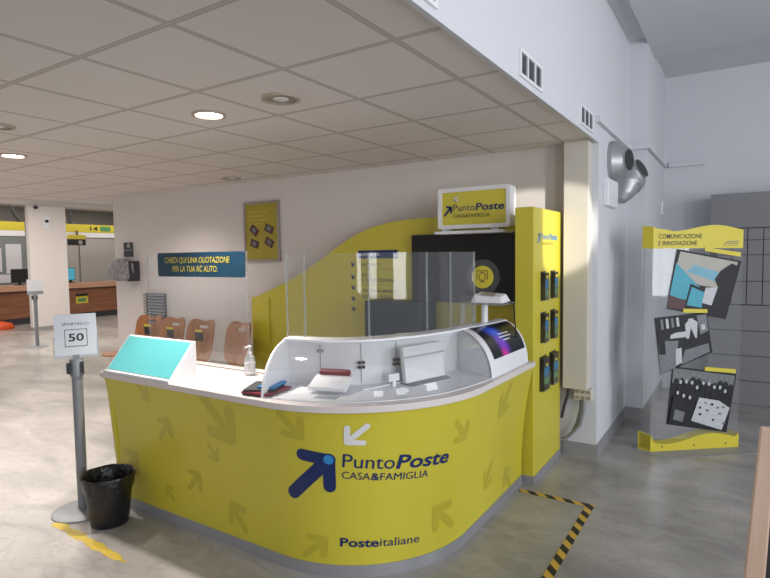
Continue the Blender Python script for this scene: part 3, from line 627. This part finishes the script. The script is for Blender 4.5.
# wooden chairs in a row behind the counter
def make_chair():
    r = thing('wooden_chair', 'x', 'chair', (0, 0, 0), 'wooden shell chairs behind the counter')
    n = 32; outer = []; inner = []
    for k in range(n):
        a = 2 * PI * k / n; c_, s_ = math.cos(a), math.sin(a)
        x = .205 * math.copysign(abs(c_) ** .42, c_); z = .70 + .24 * math.copysign(abs(s_) ** .42, s_)
        if s_ < 0: x *= 1 - .22 * abs(s_)
        if s_ > 0: z -= .034 * math.exp(-(x / .08) ** 2)
        outer.append((x, z)); inner.append((.075 * math.copysign(abs(c_) ** .5, c_), .845 + .018 * math.copysign(abs(s_) ** .5, s_)))
    bk = lambda dy: (lambda x, z: Vector((x, .10 + (z - .45) * .22 - x * x * 1.2 + dy, z)))
    MB().ring(outer, inner, bk(.014), bk(0)).build('backrest', 'ply', r)
    out = []
    for k in range(n):
        a = 2 * PI * k / n; c_, s_ = math.cos(a), math.sin(a); out.append((.21 * math.copysign(abs(c_) ** .6, c_), -.12 + .22 * math.copysign(abs(s_) ** .6, s_)))
    MB().prism(out, lambda x, y: Vector((x, y, .44 - .03 * (abs(x) / .2) ** 2 * 0)), lambda x, y: Vector((x, y, .455))).build('seat', 'ply', r)
    for x in (-.17, .17):
        for (y, y2) in ((-.27, -.30), (.06, .10)): MB().cyl((x * .9, y, .44), (x * 1.1, y2, 0), .011, n=10).build('leg', 'steel', r)
    MB().tube([(-.10, .05, .435), (-.10, .12, .46), (-.10, .135, .55)], .009, 8).tube([(.10, .05, .435), (.10, .12, .46), (.10, .135, .55)], .009, 8).build('back_support', 'steel', r)
    return r
ch0 = make_chair()
labs = ['wooden chair furthest left, in front of the slatted radiator', 'wooden chair second from the left, between radiator and teal stand corner', 'wooden chair third from the left, just left of the wider gap', 'wooden chair furthest right, behind the sanitiser bottle']
for k, (x, y, rz) in enumerate(((-6.12, 4.02, .18), (-5.63, 3.98, .05), (-5.12, 3.98, .1), (-4.56, 4.0, -.10))):
    o = ch0 if k == 0 else copy_tree(ch0)
    o.location = (x, y, 0); o.rotation_euler = (0, 0, rz); o['label'] = labs[k]
    if k < 3:
        R_ = Matrix.Rotation(rz, 3, 'Z'); c = Vector((x, y, 0)) + R_ @ Vector((.03, .055, 0))
        crd = thing('leaflet', 'black and yellow leaflet leaning on the %s wooden chair back' % ('leftmost', 'second', 'third')[k], 'leaflet', (c.x, c.y, .70), 'leaflets on the chair backs')
        MB().box(c.x - .06, c.y + .02, .70, c.x + .06, c.y + .028, .80).build('sheet', 'black', crd); MB().box(c.x - .06, c.y + .018, .80, c.x + .06, c.y + .028, .825).build('yellow_header', 'yprint', crd)
tb = thing('round_stool', 'round low wooden stool at the left end of the chair row', 'stool', (-6.56, 4.02, 0))
MB().lathe([(.0, .435), (.21, .435), (.215, .445), (.21, .455), (0, .455)], (-6.56, 4.02, 0), 36).build('seat', 'ply', tb, smooth=True)
MB().lathe([(0, 0), (.15, 0), (.15, .01), (.025, .02), (.02, .43), (0, .434)], (-6.56, 4.02, 0), 28).build('pedestal', 'steel', tb, smooth=True)

# ------------------------------------------------------------------ right side: conduit, ducts, box
cv = thing('cable_cover', 'tall beige cable cover box on the wall beside the yellow tower', 'cable cover', (-1.06, 4.45, .58))
MB().box(-1.17, 4.40, .56, -.985, YW, 2.478).build('cover_box', 'cover', cv, bevel=.004)
cb = thing('junction_box', 'grey junction box with openings below the beige cable cover', 'junction box', (-1.02, 4.5, .46))
MB().box(-1.10, 4.47, .46, -.965, YW, .555).build('housing', 'cover', cb, bevel=.003)
for i in range(3):
    for j in range(2): MB().box(-1.09 + i * .042, 4.467, .47 + j * .045, -1.06 + i * .042, 4.4705, .495 + j * .045).build('opening', 'lampoff', cb)
for dx, lab in ((0, 'grey flexible cable nearest the wall below the junction box'), (.03, 'grey flexible cable in front of its twin below the junction box')):
    tag(MB().tube([(-1.05 + dx, 4.49 - dx, .47), (-1.05 + dx, 4.48 - dx, .38), (-1.075 + dx, 4.47 - dx, .27), (-1.11, 4.47 - dx, .19), (-1.16, 4.465 - dx, .14), (-1.19, 4.46 - dx, .13)], .013, 10).build('cable', 'greym', smooth=True), lab, 'cable')
tag(MB().tube([(-1.14, 4.47, .56), (-1.15, 4.47, .48), (-1.175, 4.47, .40), (-1.195, 4.47, .30)], .012, 10).build('cable', 'dark', smooth=True), 'dark cable dropping behind the yellow tower', 'cable')
wb = thing('wall_box', 'white rectangular box on the side wall under the steel ducts', 'wall box', (-.92, 5.0, 2.05))
MB().box(XB, 4.72, 2.00, XB + .04, 5.12, 2.22).build('housing', 'bright', wb, bevel=.006)
def duct(y, z, lab, elbow):
    d = thing('duct_cowl', lab, 'duct', (XB, y, z))
    if not elbow: P = [(XB, y, z, .165), (XB + .04, y, z, .168), (XB + .09, y - .003, z, .135), (XB + .135, y - .014, z, .088)]
    else: P = [(XB + .03, y - .14, z - .25, .045), (XB + .04, y - .11, z - .19, .09), (XB + .05, y - .06, z - .11, .13), (XB + .08, y - .01, z - .04, .14), (XB + .12, y, z + .01, .125), (XB + .17, y - .014, z + .035, .088)]
    pts = []; rr = []; m_ = len(P) - 1
    for i in range(31):
        t = i / 30 * m_; k = min(m_ - 1, int(t)); u = t - k
        pts.append(Vector(P[k][:3]).lerp(Vector(P[k + 1][:3]), u)); rr.append(P[k][3] * (1 - u) + P[k + 1][3] * u)
    MB().tube(pts, rr, 32).build('duct_body', 'alu', d, smooth=True)
    e = pts[-1]; dr = (pts[-1] - pts[-2]).normalized()
    MB().cyl(e, e + dr * .012, rr[-1] + .004, n=32).build('collar', 'alu', d)
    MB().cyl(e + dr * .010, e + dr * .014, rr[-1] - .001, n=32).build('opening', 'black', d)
    if elbow: MB().cyl((XB, y, z), (XB + .09, y, z), .04).build('wall_bracket', 'alu', d)
duct(5.0, 2.385, 'nearer galvanised duct cowl tapering out of the side wall', False)
duct(5.45, 2.33, 'further galvanised duct elbow, drooping behind the nearer cowl', True)
sw = thing('wall_switch', 'small white switch on the pier wall left of the photo display', 'switch', (-.775, 7.0, 1.98))
MB().box(-.78, 7.05, 2.05, -.765, 7.17, 2.20).build('plate', 'bright', sw, bevel=.003); MB().box(-.765, 7.09, 2.09, -.760, 7.13, 2.16).build('rocker', 'cover', sw)
# air vents on the bulkhead
for k, (y0, y1, lab) in enumerate(((1.45, 1.82, 'nearest air vent grille, cut by the top of the picture'), (2.70, 3.06, 'middle air vent grille on the bulkhead'), (3.92, 4.29, 'furthest air vent grille on the bulkhead'))):
    v = thing('air_vent', lab, 'air vent', (XB, (y0 + y1) / 2, 2.5), 'air vents on the bulkhead')
    z0, z1 = 2.497, 2.632; VX = lambda d: (lambda a, b: Vector((XB + d, a, b)))
    MB().ring([(y0, z0), (y1, z0), (y1, z1), (y0, z1)], [(y0 + .02, z0 + .016), (y1 - .02, z0 + .016), (y1 - .02, z1 - .016), (y0 + .02, z1 - .016)], VX(0), VX(.012)).build('frame', 'bright', v)
    for j in (1, 2): MB().box(XB + .0005, y0 + (y1 - y0) * j / 3 - .009, z0 + .015, XB + .0115, y0 + (y1 - y0) * j / 3 + .009, z1 - .015).build('mullion', 'bright', v)
    MB().box(XB, y0 + .01, z0 + .01, XB + .0015, y1 - .01, z1 - .01).build('shaft', 'black', v)
    for j in range(9): MB().box(XB + .002, y0 + .015, z0 + .018 + j * .0115, XB + .009, y1 - .015, z0 + .0205 + j * .0115, Matrix.Rotation(.5, 3, 'Y')).build('louvre', 'louv', v)

# ------------------------------------------------------------------ photo totem
A = Vector((-.593, 4.874, 0)); dT = Vector((.775, .632, 0)); nT = Vector((.632, -.775, 0))
P3 = lambda d: (lambda u, v: A + dT * u + nT * d + Vector((0, 0, v)))
tot = thing('photo_display', 'free standing clear display panel with yellow ends and three photographs', 'display panel', (-.29, 5.12, 0))
WT = .776
MB().prism([(0, .10), (WT, .10), (WT, 1.70), (0, 1.70)], P3(-.004), P3(0)).build('acrylic_front', 'acr2', tot)
MB().prism([(0, .02), (.085, .02), (.085, 1.65), (0, 1.65)], lambda u, v: A - nT * u * .82 - dT * u * .57 + Vector((0, 0, v)), lambda u, v: A - nT * u * .82 - dT * u * .57 + Vector((0, 0, v)) + dT * .004).build('acrylic_side', 'acr2', tot)
top = [(0, 1.65), (.776, 1.645), (.776, 1.795)] + [(WT * t, 1.80 + .028 * math.sin((t - .45) * 2 * PI) * (1 if t > .2 else .6) + (.018 * (1 - t))) for t in [1 - i / 24 for i in range(1, 24)]] + [(0, 1.825)]
hdr = MB().prism(top, P3(-.002), P3(.003)).build('yellow_header', 'yprint', tot)
MB().prism([(0, 1.65), (.085, 1.655), (.085, 1.833), (0, 1.825)], lambda u, v: A - nT * u * .82 - dT * u * .57 + Vector((0, 0, v)), lambda u, v: A - nT * u * .82 - dT * u * .57 + Vector((0, 0, v)) + dT * .006).build('header_return', 'yprint', tot)
bot = [(0, 0), (WT, 0), (WT, .118)] + [(WT * t, .095 + .035 * math.sin((t - .45) * 2 * PI + .1)) for t in [1 - i / 24 for i in range(1, 24)]] + [(0, .13)]
MB().prism(bot, P3(-.10), P3(.004)).build('yellow_base', 'yprint', tot)
MB().prism([(0, 0), (.10, 0), (.10, .15), (0, .13)], lambda u, v: A - nT * u * .82 - dT * u * .57 + Vector((0, 0, v)), lambda u, v: A - nT * u * .82 - dT * u * .57 + Vector((0, 0, v)) + dT * .02).build('base_return', 'yprint', tot)
MB().prism([(-.12, -.04), (.02, .16), (WT + .06, .16), (WT + .06, -.18), (-.05, -.18)], lambda u, d: A + dT * u + nT * d + Vector((0, 0, .0005)), lambda u, d: A + dT * u + nT * d + Vector((0, 0, .004))).build('floor_plate', 'plinth', tot)
for u_ in (.10, .38, .66): MB().cyl(P3(.004)(u_, .04), P3(.008)(u_, .04), .006).build('screw', 'dark', tot)
MB().text('COMUNICAZIONE', .045, 1.728, .37, .036, P3(.005), .006).text('E INNOVAZIONE', .045, 1.674, .33, .036, P3(.005), .006).build('header_lettering', 'dark', hdr)
lg = MB(); lg.stroke((.605, 1.668), (.64, 1.70), .006, P3(.005), 6, 1); lg.stroke((.64, 1.70), (.74, 1.702), .006, P3(.005), 6, 1); lg.box(0, 0, 0, 0, 0, 0) if 0 else None
lg.text('INNOV', .645, 1.678, .085, .014, P3(.005)); lg.stroke((.62, 1.668), (.735, 1.668), .003, P3(.005), 4, 1); lg.build('header_logo', 'mid', hdr)
def quad_map(q):
    (a, b, c, d) = [Vector(x) for x in q]   # TL TR BR BL
    def f(dd):
        def g(u, v):
            t = a.lerp(b, u); s = d.lerp(c, u); r_ = s.lerp(t, v); return P3(dd)(r_.x, r_.y)
        return g
    return f
def photo(name, q, polys, mats, tagbox):
    f = quad_map(q); m_ = MB(); m_.mat(0).prism([(0, 0), (1, 0), (1, 1), (0, 1)], f(.002), f(.006)); d = .0065
    for (mi, P) in polys: m_.mat(mi).poly(P, f(d)); d += .0002
    o = m_.build(name, mats, tot)
    t_ = MB().prism(tagbox, P3(.009), P3(.011)).build('caption_strip', 'yprint', o)
    return o
o = photo('control_room_photo', [(.204, 1.644), (.763, 1.54), (.634, 1.07), (.119, 1.165)],
      [(1, [(.03, .62), (.45, .48), (.95, .5), (.95, .97), (.05, .97)]), (2, [(.2, .66), (.9, .55), (.9, .72), (.3, .80)]), (3, [(.01, .22), (.55, .18), (.55, .38), (.02, .78)]),
       (4, [(.0, .02), (.3, .04), (.3, .18), (.0, .24)]), (0, [(.28, .08), (.60, .08), (.58, .42), (.30, .48)]), (3, [(.31, .12), (.56, .12), (.55, .38), (.33, .43)]),
       (5, [(.55, .2), (.75, .18), (.75, .5), (.55, .46)]), (0, [(.70, 0), (1, 0), (1, .9), (.86, .93), (.72, .78), (.66, .62), (.74, .5), (.72, .3)])],
      ['dk', 'sand', 'photo', 'cyan', 'maroon', 'lt'], [(.437, 1.655), (.752, 1.610), (.752, 1.575), (.437, 1.625)])
o['label'] = 'coloured photograph of a control room with blue screens'
def crowd(seed, n, x0, x1, y0, y1, mi):
    rr = random.Random(seed); L = []
    for k in range(n):
        x = x0 + (x1 - x0) * (k + .5) / n; y = y0 + (y1 - y0) * rr.random(); s = .035 + .012 * rr.random()
        L.append((0, [(x - s, y - .22), (x + s, y - .22), (x + s * 1.1, y - .05), (x, y), (x - s * 1.1, y - .05)]))
        L.append((mi, [(x + .022 * math.cos(a * PI / 4), y + .03 + .035 * math.sin(a * PI / 4)) for a in range(8)]))
    return L
o = photo('office_photo', [(.017, 1.095), (.466, 1.132), (.525, .803), (.076, .63)],
      [(1, [(0, .0), (.3, .02), (.4, .5), (.02, .6)]), (0, [(.02, .35), (.14, .32), (.16, .8), (.02, .8)]), (2, [(.25, .58), (.75, .5), (.78, .62), (.28, .68)]), (0, [(.5, .1), (.8, .12), (.85, .5), (.55, .5)]),
       (2, [(.55, .5), (.75, .45), (.8, .8), (.68, .92), (.56, .8)]), (1, [(.4, .02), (.95, .04), (.95, .25), (.5, .28)]), (0, [(.6, .9), (.74, .9), (.72, .98), (.62, .98)]), (2, [(.3, .05), (.42, .06), (.44, .35), (.33, .36)]), (0, [(.02, .6), (.5, .7), (.5, .76), (.02, .72)]), (1, [(.82, .5), (.98, .55), (.98, .95), (.8, .95)]), (0, [(.45, .7), (.56, .72), (.52, .9), (.42, .88)]), (2, [(.86, .6), (.93, .6), (.93, .72), (.86, .72)]), (2, [(.63, .80), (.72, .80), (.72, .9), (.63, .9)]), (0, [(.6, .48), (.72, .46), (.66, .7)])] + [(2 if k % 2 else 1, [(.1 + .1 * k, .78 + .0 * k), (.15 + .1 * k, .78), (.15 + .1 * k, .96), (.1 + .1 * k, .96)]) for k in range(4)],
      ['dk', 'mid', 'lt'], [(.26, 1.165), (.47, 1.155), (.47, 1.125), (.26, 1.132)])
o['label'] = 'black and white photograph of people working in an office'
rp = random.Random(3)
things_ = [(rp.choice((0, 1)), [(x + .03 * rp.random() + .018 * math.cos(a * PI / 3) * (1 + rp.random()), y + .014 * math.sin(a * PI / 3) * (1 + rp.random())) for a in range(6)]) for x, y in ((.5, .25), (.6, .33), (.72, .18), (.8, .3), (.66, .44), (.85, .42), (.56, .45), (.9, .15), (.48, .36), (.76, .40))]
o = photo('meeting_photo', [(.179, .70), (.742, .613), (.665, .132), (.135, .225)],
      [(1, [(.02, .66), (.98, .66), (.98, .97), (.02, .97)]), (0, [(.02, .5), (.98, .5), (.98, .75), (.02, .72)])] + crowd(4, 11, .04, .98, .80, .88, 3) + crowd(5, 9, .10, .90, .66, .76, 2) + [(2, [(.38, .12), (.9, .03), (.97, .42), (.78, .52), (.46, .53)])]
      + things_ + [(0, [(.02, .05), (.34, .04), (.40, .30), (.36, .48), (.05, .5)]), (1, [(.08, .1), (.24, .08), (.26, .25), (.1, .28)])] + crowd(9, 3, .06, .36, .48, .6, 2),
      ['dk', 'mid', 'lt', 'lock'], [(.458, .685), (.732, .655), (.732, .622), (.458, .652)])
o['label'] = 'black and white photograph of a group meeting round a table'

# ------------------------------------------------------------------ grey post boxes on the far wall
lk = thing('mailbox_cabinet', 'wall of grey mailboxes and panels behind the photo display', 'mailboxes', (.3, 7.1, 0))
MB().box(-.286, 6.92, .0, 1.6, 7.275, 2.225).build('carcass', 'lockd', lk)
MB().box(-.286, 6.90, 1.866, 1.6, 6.92, 2.225).build('top_panel', 'lock', lk)
zr = [1.858, 1.735, 1.58, 1.305, 1.06]
for j in range(4):
    x = -.222
    while x < 1.5:
        MB().box(x + .004, 6.905, zr[j + 1] + .004, x + .133, 6.92, zr[j] - .004).build('mailbox_door', 'lock', lk); x += .137
zr = [1.056, .785, .521, .256, .0]
for j in range(4): MB().box(-.286, 6.905, zr[j + 1] + .004, 1.6, 6.92, zr[j] - .004).build('lower_panel', 'lock', lk)

# ------------------------------------------------------------------ floor tapes, bin, stanchions
tag(MB().box(-1.25, 3.60, .0005, -.76, 3.645, .002).box(-.81, 1.9, .0005, -.76, 3.60, .002).build('hazard_tape', 'hazard'), 'black and yellow striped tape on the floor right of the counter', 'floor tape')
def tp(u, v):
    a = Vector((-3.54, 1.70, .001)); b = Vector((-2.74, 1.66, .001)); n = Vector((.05, 1, 0)); w_ = .028 + .006 * math.sin(u * 23) + .004 * math.sin(u * 51 + v)
    w_ *= 1 if u < .82 else max(.25, (1 - u) / .18)
    return a.lerp(b, u) + n * (w_ * (2 * v - 1))
tag(MB().grid(tp, 40, 3).build('floor_tape', 'tapey'), 'worn strip of yellow tape on the floor by the bin', 'floor tape')

bn = thing('waste_bin', 'black waste bin with bin liner standing in front of the counter', 'waste bin', (-3.262, 1.885, 0))
cB = (-3.262, 1.885, 0)
MB().lathe([(0, .003), (.103, .003), (.108, .0), (.112, .02), (.143, .275), (.138, .275), (.110, .03), (0, .03)], cB, 40, 1, .98).build('bin_body', 'black', bn, smooth=True)
MB().lathe([(.143, .215), (.149, .255), (.156, .300), (.152, .310), (.144, .303), (.130, .245), (.100, .10), (.05, .07), (0, .08)], cB, 56, 1, .98, .022).build('bin_liner', 'bag', bn, smooth=True)

def stanchion(loc, lab, rz):
    s_ = thing('queue_post', lab, 'queue post', loc, None)
    x, y, _ = loc
    MB().lathe([(0, 0), (.182, 0), (.182, .006), (.165, .014), (.04, .022), (0, .022)], loc, 48).build('base', 'greym', s_, smooth=True)
    MB().lathe([(.0, .02), (.030, .02), (.032, .90), (0, .90)], loc, 24).build('pole', 'greym', s_, smooth=True)
    MB().lathe([(.0, .885), (.041, .885), (.041, .985), (.036, .995), (0, .995)], loc, 24).build('belt_head', 'greym', s_, smooth=True)
    R_ = Matrix.Rotation(rz, 3, 'Z')
    def T(m_, b): # box in local frame
        x0, y0, z0, x1, y1, z1 = b
        vs = [R_ @ Vector((a, c_, d_)) + Vector((x, y, 0)) for d_ in (z0, z1) for c_ in (y0, y1) for a in (x0, x1)]
        return m_.add(vs, [(0, 2, 3, 1), (4, 5, 7, 6), (0, 1, 5, 4), (2, 6, 7, 3), (0, 4, 6, 2), (1, 3, 7, 5)])
    for sx in (-.052, .022): T(MB(), (sx, -.046, .905, sx + .018, -.02, .975)).build('belt_slot', 'black', s_)
    T(MB(), (-.058, -.02, .905, -.038, .02, .97)).build('belt_cassette', 'black', s_)
    T(MB(), (-.02, -.012, .99, .02, .012, 1.02)).build('sign_clamp', 'greym', s_)
    return s_, T, (lambda d: (lambda u, v: R_ @ Vector((u * .88 + .004, d, 1 + (v - 1) * .92)) + Vector((x, y, 0))))
rz = math.atan2(-1.885, 3.579) + PI / 2
s1, T1, W1 = stanchion((-3.563, 1.885, 0), 'grey belt queue post standing left of the waste bin', rz)
ho = thing('sign_holder', 'counter sign reading 50 in a clear holder on the near queue post', 'sign', (-3.563, 1.885, 1.02))
MB().prism([(-.145, 1.0), (.145, 1.0), (.145, 1.15), (.135, 1.155), (.135, 1.02), (-.135, 1.02), (-.135, 1.155), (-.145, 1.15)], W1(-.014), W1(.004)).build('holder', 'acredge', ho)
sh_ = MB().prism([(-.138, 1.008), (.138, 1.008), (.132, 1.305), (-.135, 1.305)], W1(-.008), W1(-.004)).build('sheet', 'paper', ho)
fr_ = W1(-.0095)
MB().text('SPORTELLO', -.085, 1.228, .17, .018, fr_).text('50', -.048, 1.118, .098, .052, fr_, .02).ring([(-.072, 1.08), (.072, 1.08), (.072, 1.20), (-.072, 1.20)], [(-.068, 1.084), (.068, 1.084), (.068, 1.196), (-.068, 1.196)], W1(-.0090), W1(-.0096)).build('lettering', 'ink', sh_)
rz2 = math.atan2(-5.19, 11.1) + PI / 2
s2, T2, W2 = stanchion((-11.15, 5.19, 0), 'distant queue post in front of the white pillar', rz2)
ho2 = thing('sign_holder', 'small white sign on the distant queue post', 'sign', (-11.15, 5.19, 1.0))
MB().prism([(-.145, 1.0), (.145, 1.0), (.145, 1.30), (-.145, 1.30)], W2(-.014), W2(-.004)).build('sheet', 'paper', ho2)
MB().prism([(-.15, .99), (.15, .99), (.15, 1.06), (-.15, 1.06)], W2(-.018), W2(-.014)).build('holder', 'acredge', ho2)

# pale post close to the camera, cut by the frame
ps = thing('display_board', 'pale wooden board with grey side cut off at the lower right corner', 'board', (.075, 2.0, 0))
MB().hexa([(-.015, 1.985, .0), (.055, 1.985, .0), (.055, 2.01, .0), (-.015, 2.01, .0)], [(.058, 1.985, 1.09), (.102, 1.985, 1.09), (.102, 2.01, 1.09), (.058, 2.01, 1.09)]).build('front_edge', 'beige', ps, bevel=.006)
MB().hexa([(.055, 1.985, .0), (.5, 1.985, .0), (.5, 2.01, .0), (.055, 2.01, .0)], [(.102, 1.99, 1.08), (.5, 1.99, 1.08), (.5, 2.005, 1.08), (.102, 2.005, 1.08)]).build('grey_panel', 'dark', ps)

# ------------------------------------------------------------------ ceiling lights
def downlight(x, y, on, r, lab):
    d = thing('ceiling_downlight', lab, 'ceiling light', (x, y, ZC - .012), 'recessed ceiling lights')
    n = 40; ring_o = [(r * math.cos(2 * PI * k / n), r * math.sin(2 * PI * k / n)) for k in range(n)]; ri = r * .80
    ring_i = [(ri * math.cos(2 * PI * k / n), ri * math.sin(2 * PI * k / n)) for k in range(n)]
    MB().ring(ring_o, ring_i, lambda a, b: Vector((x + a, y + b, ZC)), lambda a, b: Vector((x + a, y + b, ZC - .012))).build('rim', 'trimr', d)
    MB().lathe([(0, ZC - .006), (ri * .98, ZC - .004)], (x, y, 0), n).build('diffuser', 'lamp' if on else 'lampoff', d)
    if not on: MB().lathe([(0, ZC - .012), (ri * .45, ZC - .010), (ri * .5, ZC - .006)], (x, y, 0), 24).build('bulb', 'bright', d, smooth=True)
downlight(-2.69, 2.27, True, .10, 'lit round ceiling light nearest the counter')
downlight(-4.99, 2.21, True, .10, 'lit round ceiling light at the left edge of the picture')
downlight(-2.11, 2.27, False, .105, 'unlit round ceiling light with a darker rim, nearest the bulkhead')
downlight(-4.62, 4.18, False, .10, 'small unlit ceiling light close to the back wall')
downlight(-3.98, 1.68, False, .10, 'unlit ceiling light cut by the left edge of the picture')

# ------------------------------------------------------------------ ticket hall contents
def desk(y0, y1, lab):
    d = thing('service_desk', lab, 'desk', (-15.5, (y0 + y1) / 2, 0))
    MB().box(-15.9, y0, .16, -15.5, y1, .84).build('front_panel', 'wood', d); MB().box(-16.1, y0, .86, -15.35, y1, 1.0).build('desk_top', 'woodlt', d)
    MB().box(-15.85, y0, 0, -15.52, y1, .16).build('plinth', 'dark', d); MB().box(-15.9, y0, .84, -15.42, y1, .86).build('shadow_gap', 'dark', d)
    MB().box(-15.9, y1 - .12, 0, -15.45, y1, .95).build('end_panel', 'dark', d); return d
desk(4.2, 7.36, 'brown wooden service desk left of the white pillar'); desk(7.6, 11.5, 'brown wooden service desk right of the white pillar')
for (y0, y1, lab) in ((3.5, 7.05, 'yellow overhead band left of the white pillar'), (7.9, 11.5, 'yellow overhead band numbered 14 right of the pillar')):
    b = thing('overhead_band', lab, 'sign', (-15.5, (y0 + y1) / 2, 2.38))
    MB().box(-15.56, y0, 2.40, -15.5, y1, 2.62).build('band', 'yprint', b); MB().box(-15.62, y0, 2.26, -15.5, y1, 2.395).build('lower_rail', 'bright', b)
    YZ = lambda y, z: Vector((-15.49, y, z))
    if y0 > 7: MB().text('14', 8.75, 2.46, .22, .11, YZ, .02).build('number', 'ink', b); MB().box(-15.497, 9.05, 2.45, -15.49, 9.35, 2.58).build('green_print', 'green', b)
for (y, y2) in ((6.75, 7.0), (8.25, 8.25)):
    tag(MB().tube([(-15.6, y, 3.15), (-15.6, (y + y2) / 2, 2.8), (-15.6, y2, 2.62)], .045, 8).build('hanging_rod', 'dark'), 'dark hanging rod above the %s yellow band' % ('left' if y < 7 else 'right'), 'rod')
hs = thing('hanging_sign', 'black hanging display with yellow top under the band right of the pillar', 'sign', (-15.3, 8.35, 2.1))
MB().box(-15.3, 8.0, 2.20, -15.2, 8.45, 2.31).build('yellow_top', 'yprint', hs); MB().box(-15.3, 8.0, 2.03, -15.2, 8.45, 2.195).build('display', 'black', hs)
MB().cyl((-15.2, 8.30, 2.11), (-15.195, 8.30, 2.11), .06).build('symbol', 'lampoff', hs); MB().cyl((-15.25, 8.25, 2.31), (-15.5, 8.37, 2.42), .03).build('arm', 'black', hs)
gp = thing('glass_partition', 'dark glass partition behind the desk left of the pillar', 'partition', (-16.4, 5.5, 1.0))
MB().box(-16.42, 3.5, .0, -16.38, 7.6, 2.26).build('pane', 'hallglass', gp)
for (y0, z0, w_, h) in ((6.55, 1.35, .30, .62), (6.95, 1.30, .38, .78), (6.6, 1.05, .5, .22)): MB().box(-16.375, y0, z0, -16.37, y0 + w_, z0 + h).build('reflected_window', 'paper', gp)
for (y, n_) in ((8.15, 0), (8.9, 1), (10.2, 2)): 
    tag(MB().box(-16.4, y, 0, -16.34, y + (.7 if n_ == 0 else 1.2), 2.26).build('office_panel', ['hallgrey', 'hallgrey', 'lock'][n_]), ['narrow grey office panel just right of the white pillar', 'wide pale office panel in the middle of the right opening', 'darker office panel at the right of the right opening'][n_], 'panel')
sp_ = thing('desk_screen', 'clear screen on the desk right of the pillar', 'sneeze guard', (-15.6, 9, 1.0))
MB().box(-15.62, 8.45, 1.0, -15.61, 9.6, 1.75).build('pane', 'acr2', sp_)
for (loc, wd, mt, lab) in (((-15.7, 6.95, 1.0), .40, 'black', 'black computer monitor on the desk left of the pillar'), ((-15.7, 8.25, 1.0), .22, 'dbl', 'small monitor showing light blue on the right desk')):
    mo = thing('computer_monitor', lab, 'monitor', loc); x, y, z = loc
    MB().box(x, y - wd / 2, z + .07, x + .04, y + wd / 2, z + .42).build('housing', 'black', mo, bevel=.005); MB().box(x + .04, y - wd / 2 + .015, z + .085, x + .043, y + wd / 2 - .015, z + .405).build('screen', 'tv' if mt == 'black' else mt, mo)
    MB().box(x - .01, y - .03, z + .01, x + .03, y + .03, z + .1).box(x - .07, y - .1, z, x + .09, y + .1, z + .012).build('stand', 'black', mo)
nt_ = thing('desk_notice', 'yellow notice with black top fixed to the right wooden desk front', 'notice', (-15.49, 8.42, .42))
MB().box(-15.5, 8.26, .42, -15.49, 8.60, .62).build('sheet', 'yprint', nt_); MB().box(-15.5, 8.26, .62, -15.488, 8.60, .69).build('header', 'black', nt_); MB().box(-15.49, 8.32, .47, -15.487, 8.54, .56).build('print', 'green', nt_)
oc = MB().lathe([(.30, 0), (.31, .05), (.26, .13), (.1, .19), (0, .2)], (-14.9, 6.05, 0), 24, 1, 1.2, .03).build('orange_bag', 'orange', smooth=True)
tag(oc, 'crumpled orange bag lying on the floor by the left desk', 'bag')
pq = thing('pillar_plaque', 'small plate fixed high on the white pillar', 'plaque', (XF, 6.75, 2.3))
MB().box(XF, 6.68, 2.38, XF + .02, 6.82, 2.66).build('plate', 'paper', pq); MB().cyl((XF + .02, 6.75, 2.55), (XF + .05, 6.75, 2.55), .035).build('button', 'ink', pq)
dt = MB().cyl((XF, 6.52, 2.86), (XF + .06, 6.52, 2.86), .04).build('detector', 'ink'); tag(dt, 'small black detector at the top of the white pillar', 'detector')

# the bookkeeping property used while building is not part of the scene
for o in bpy.data.objects:
    if '_w' in o: del o['_w']
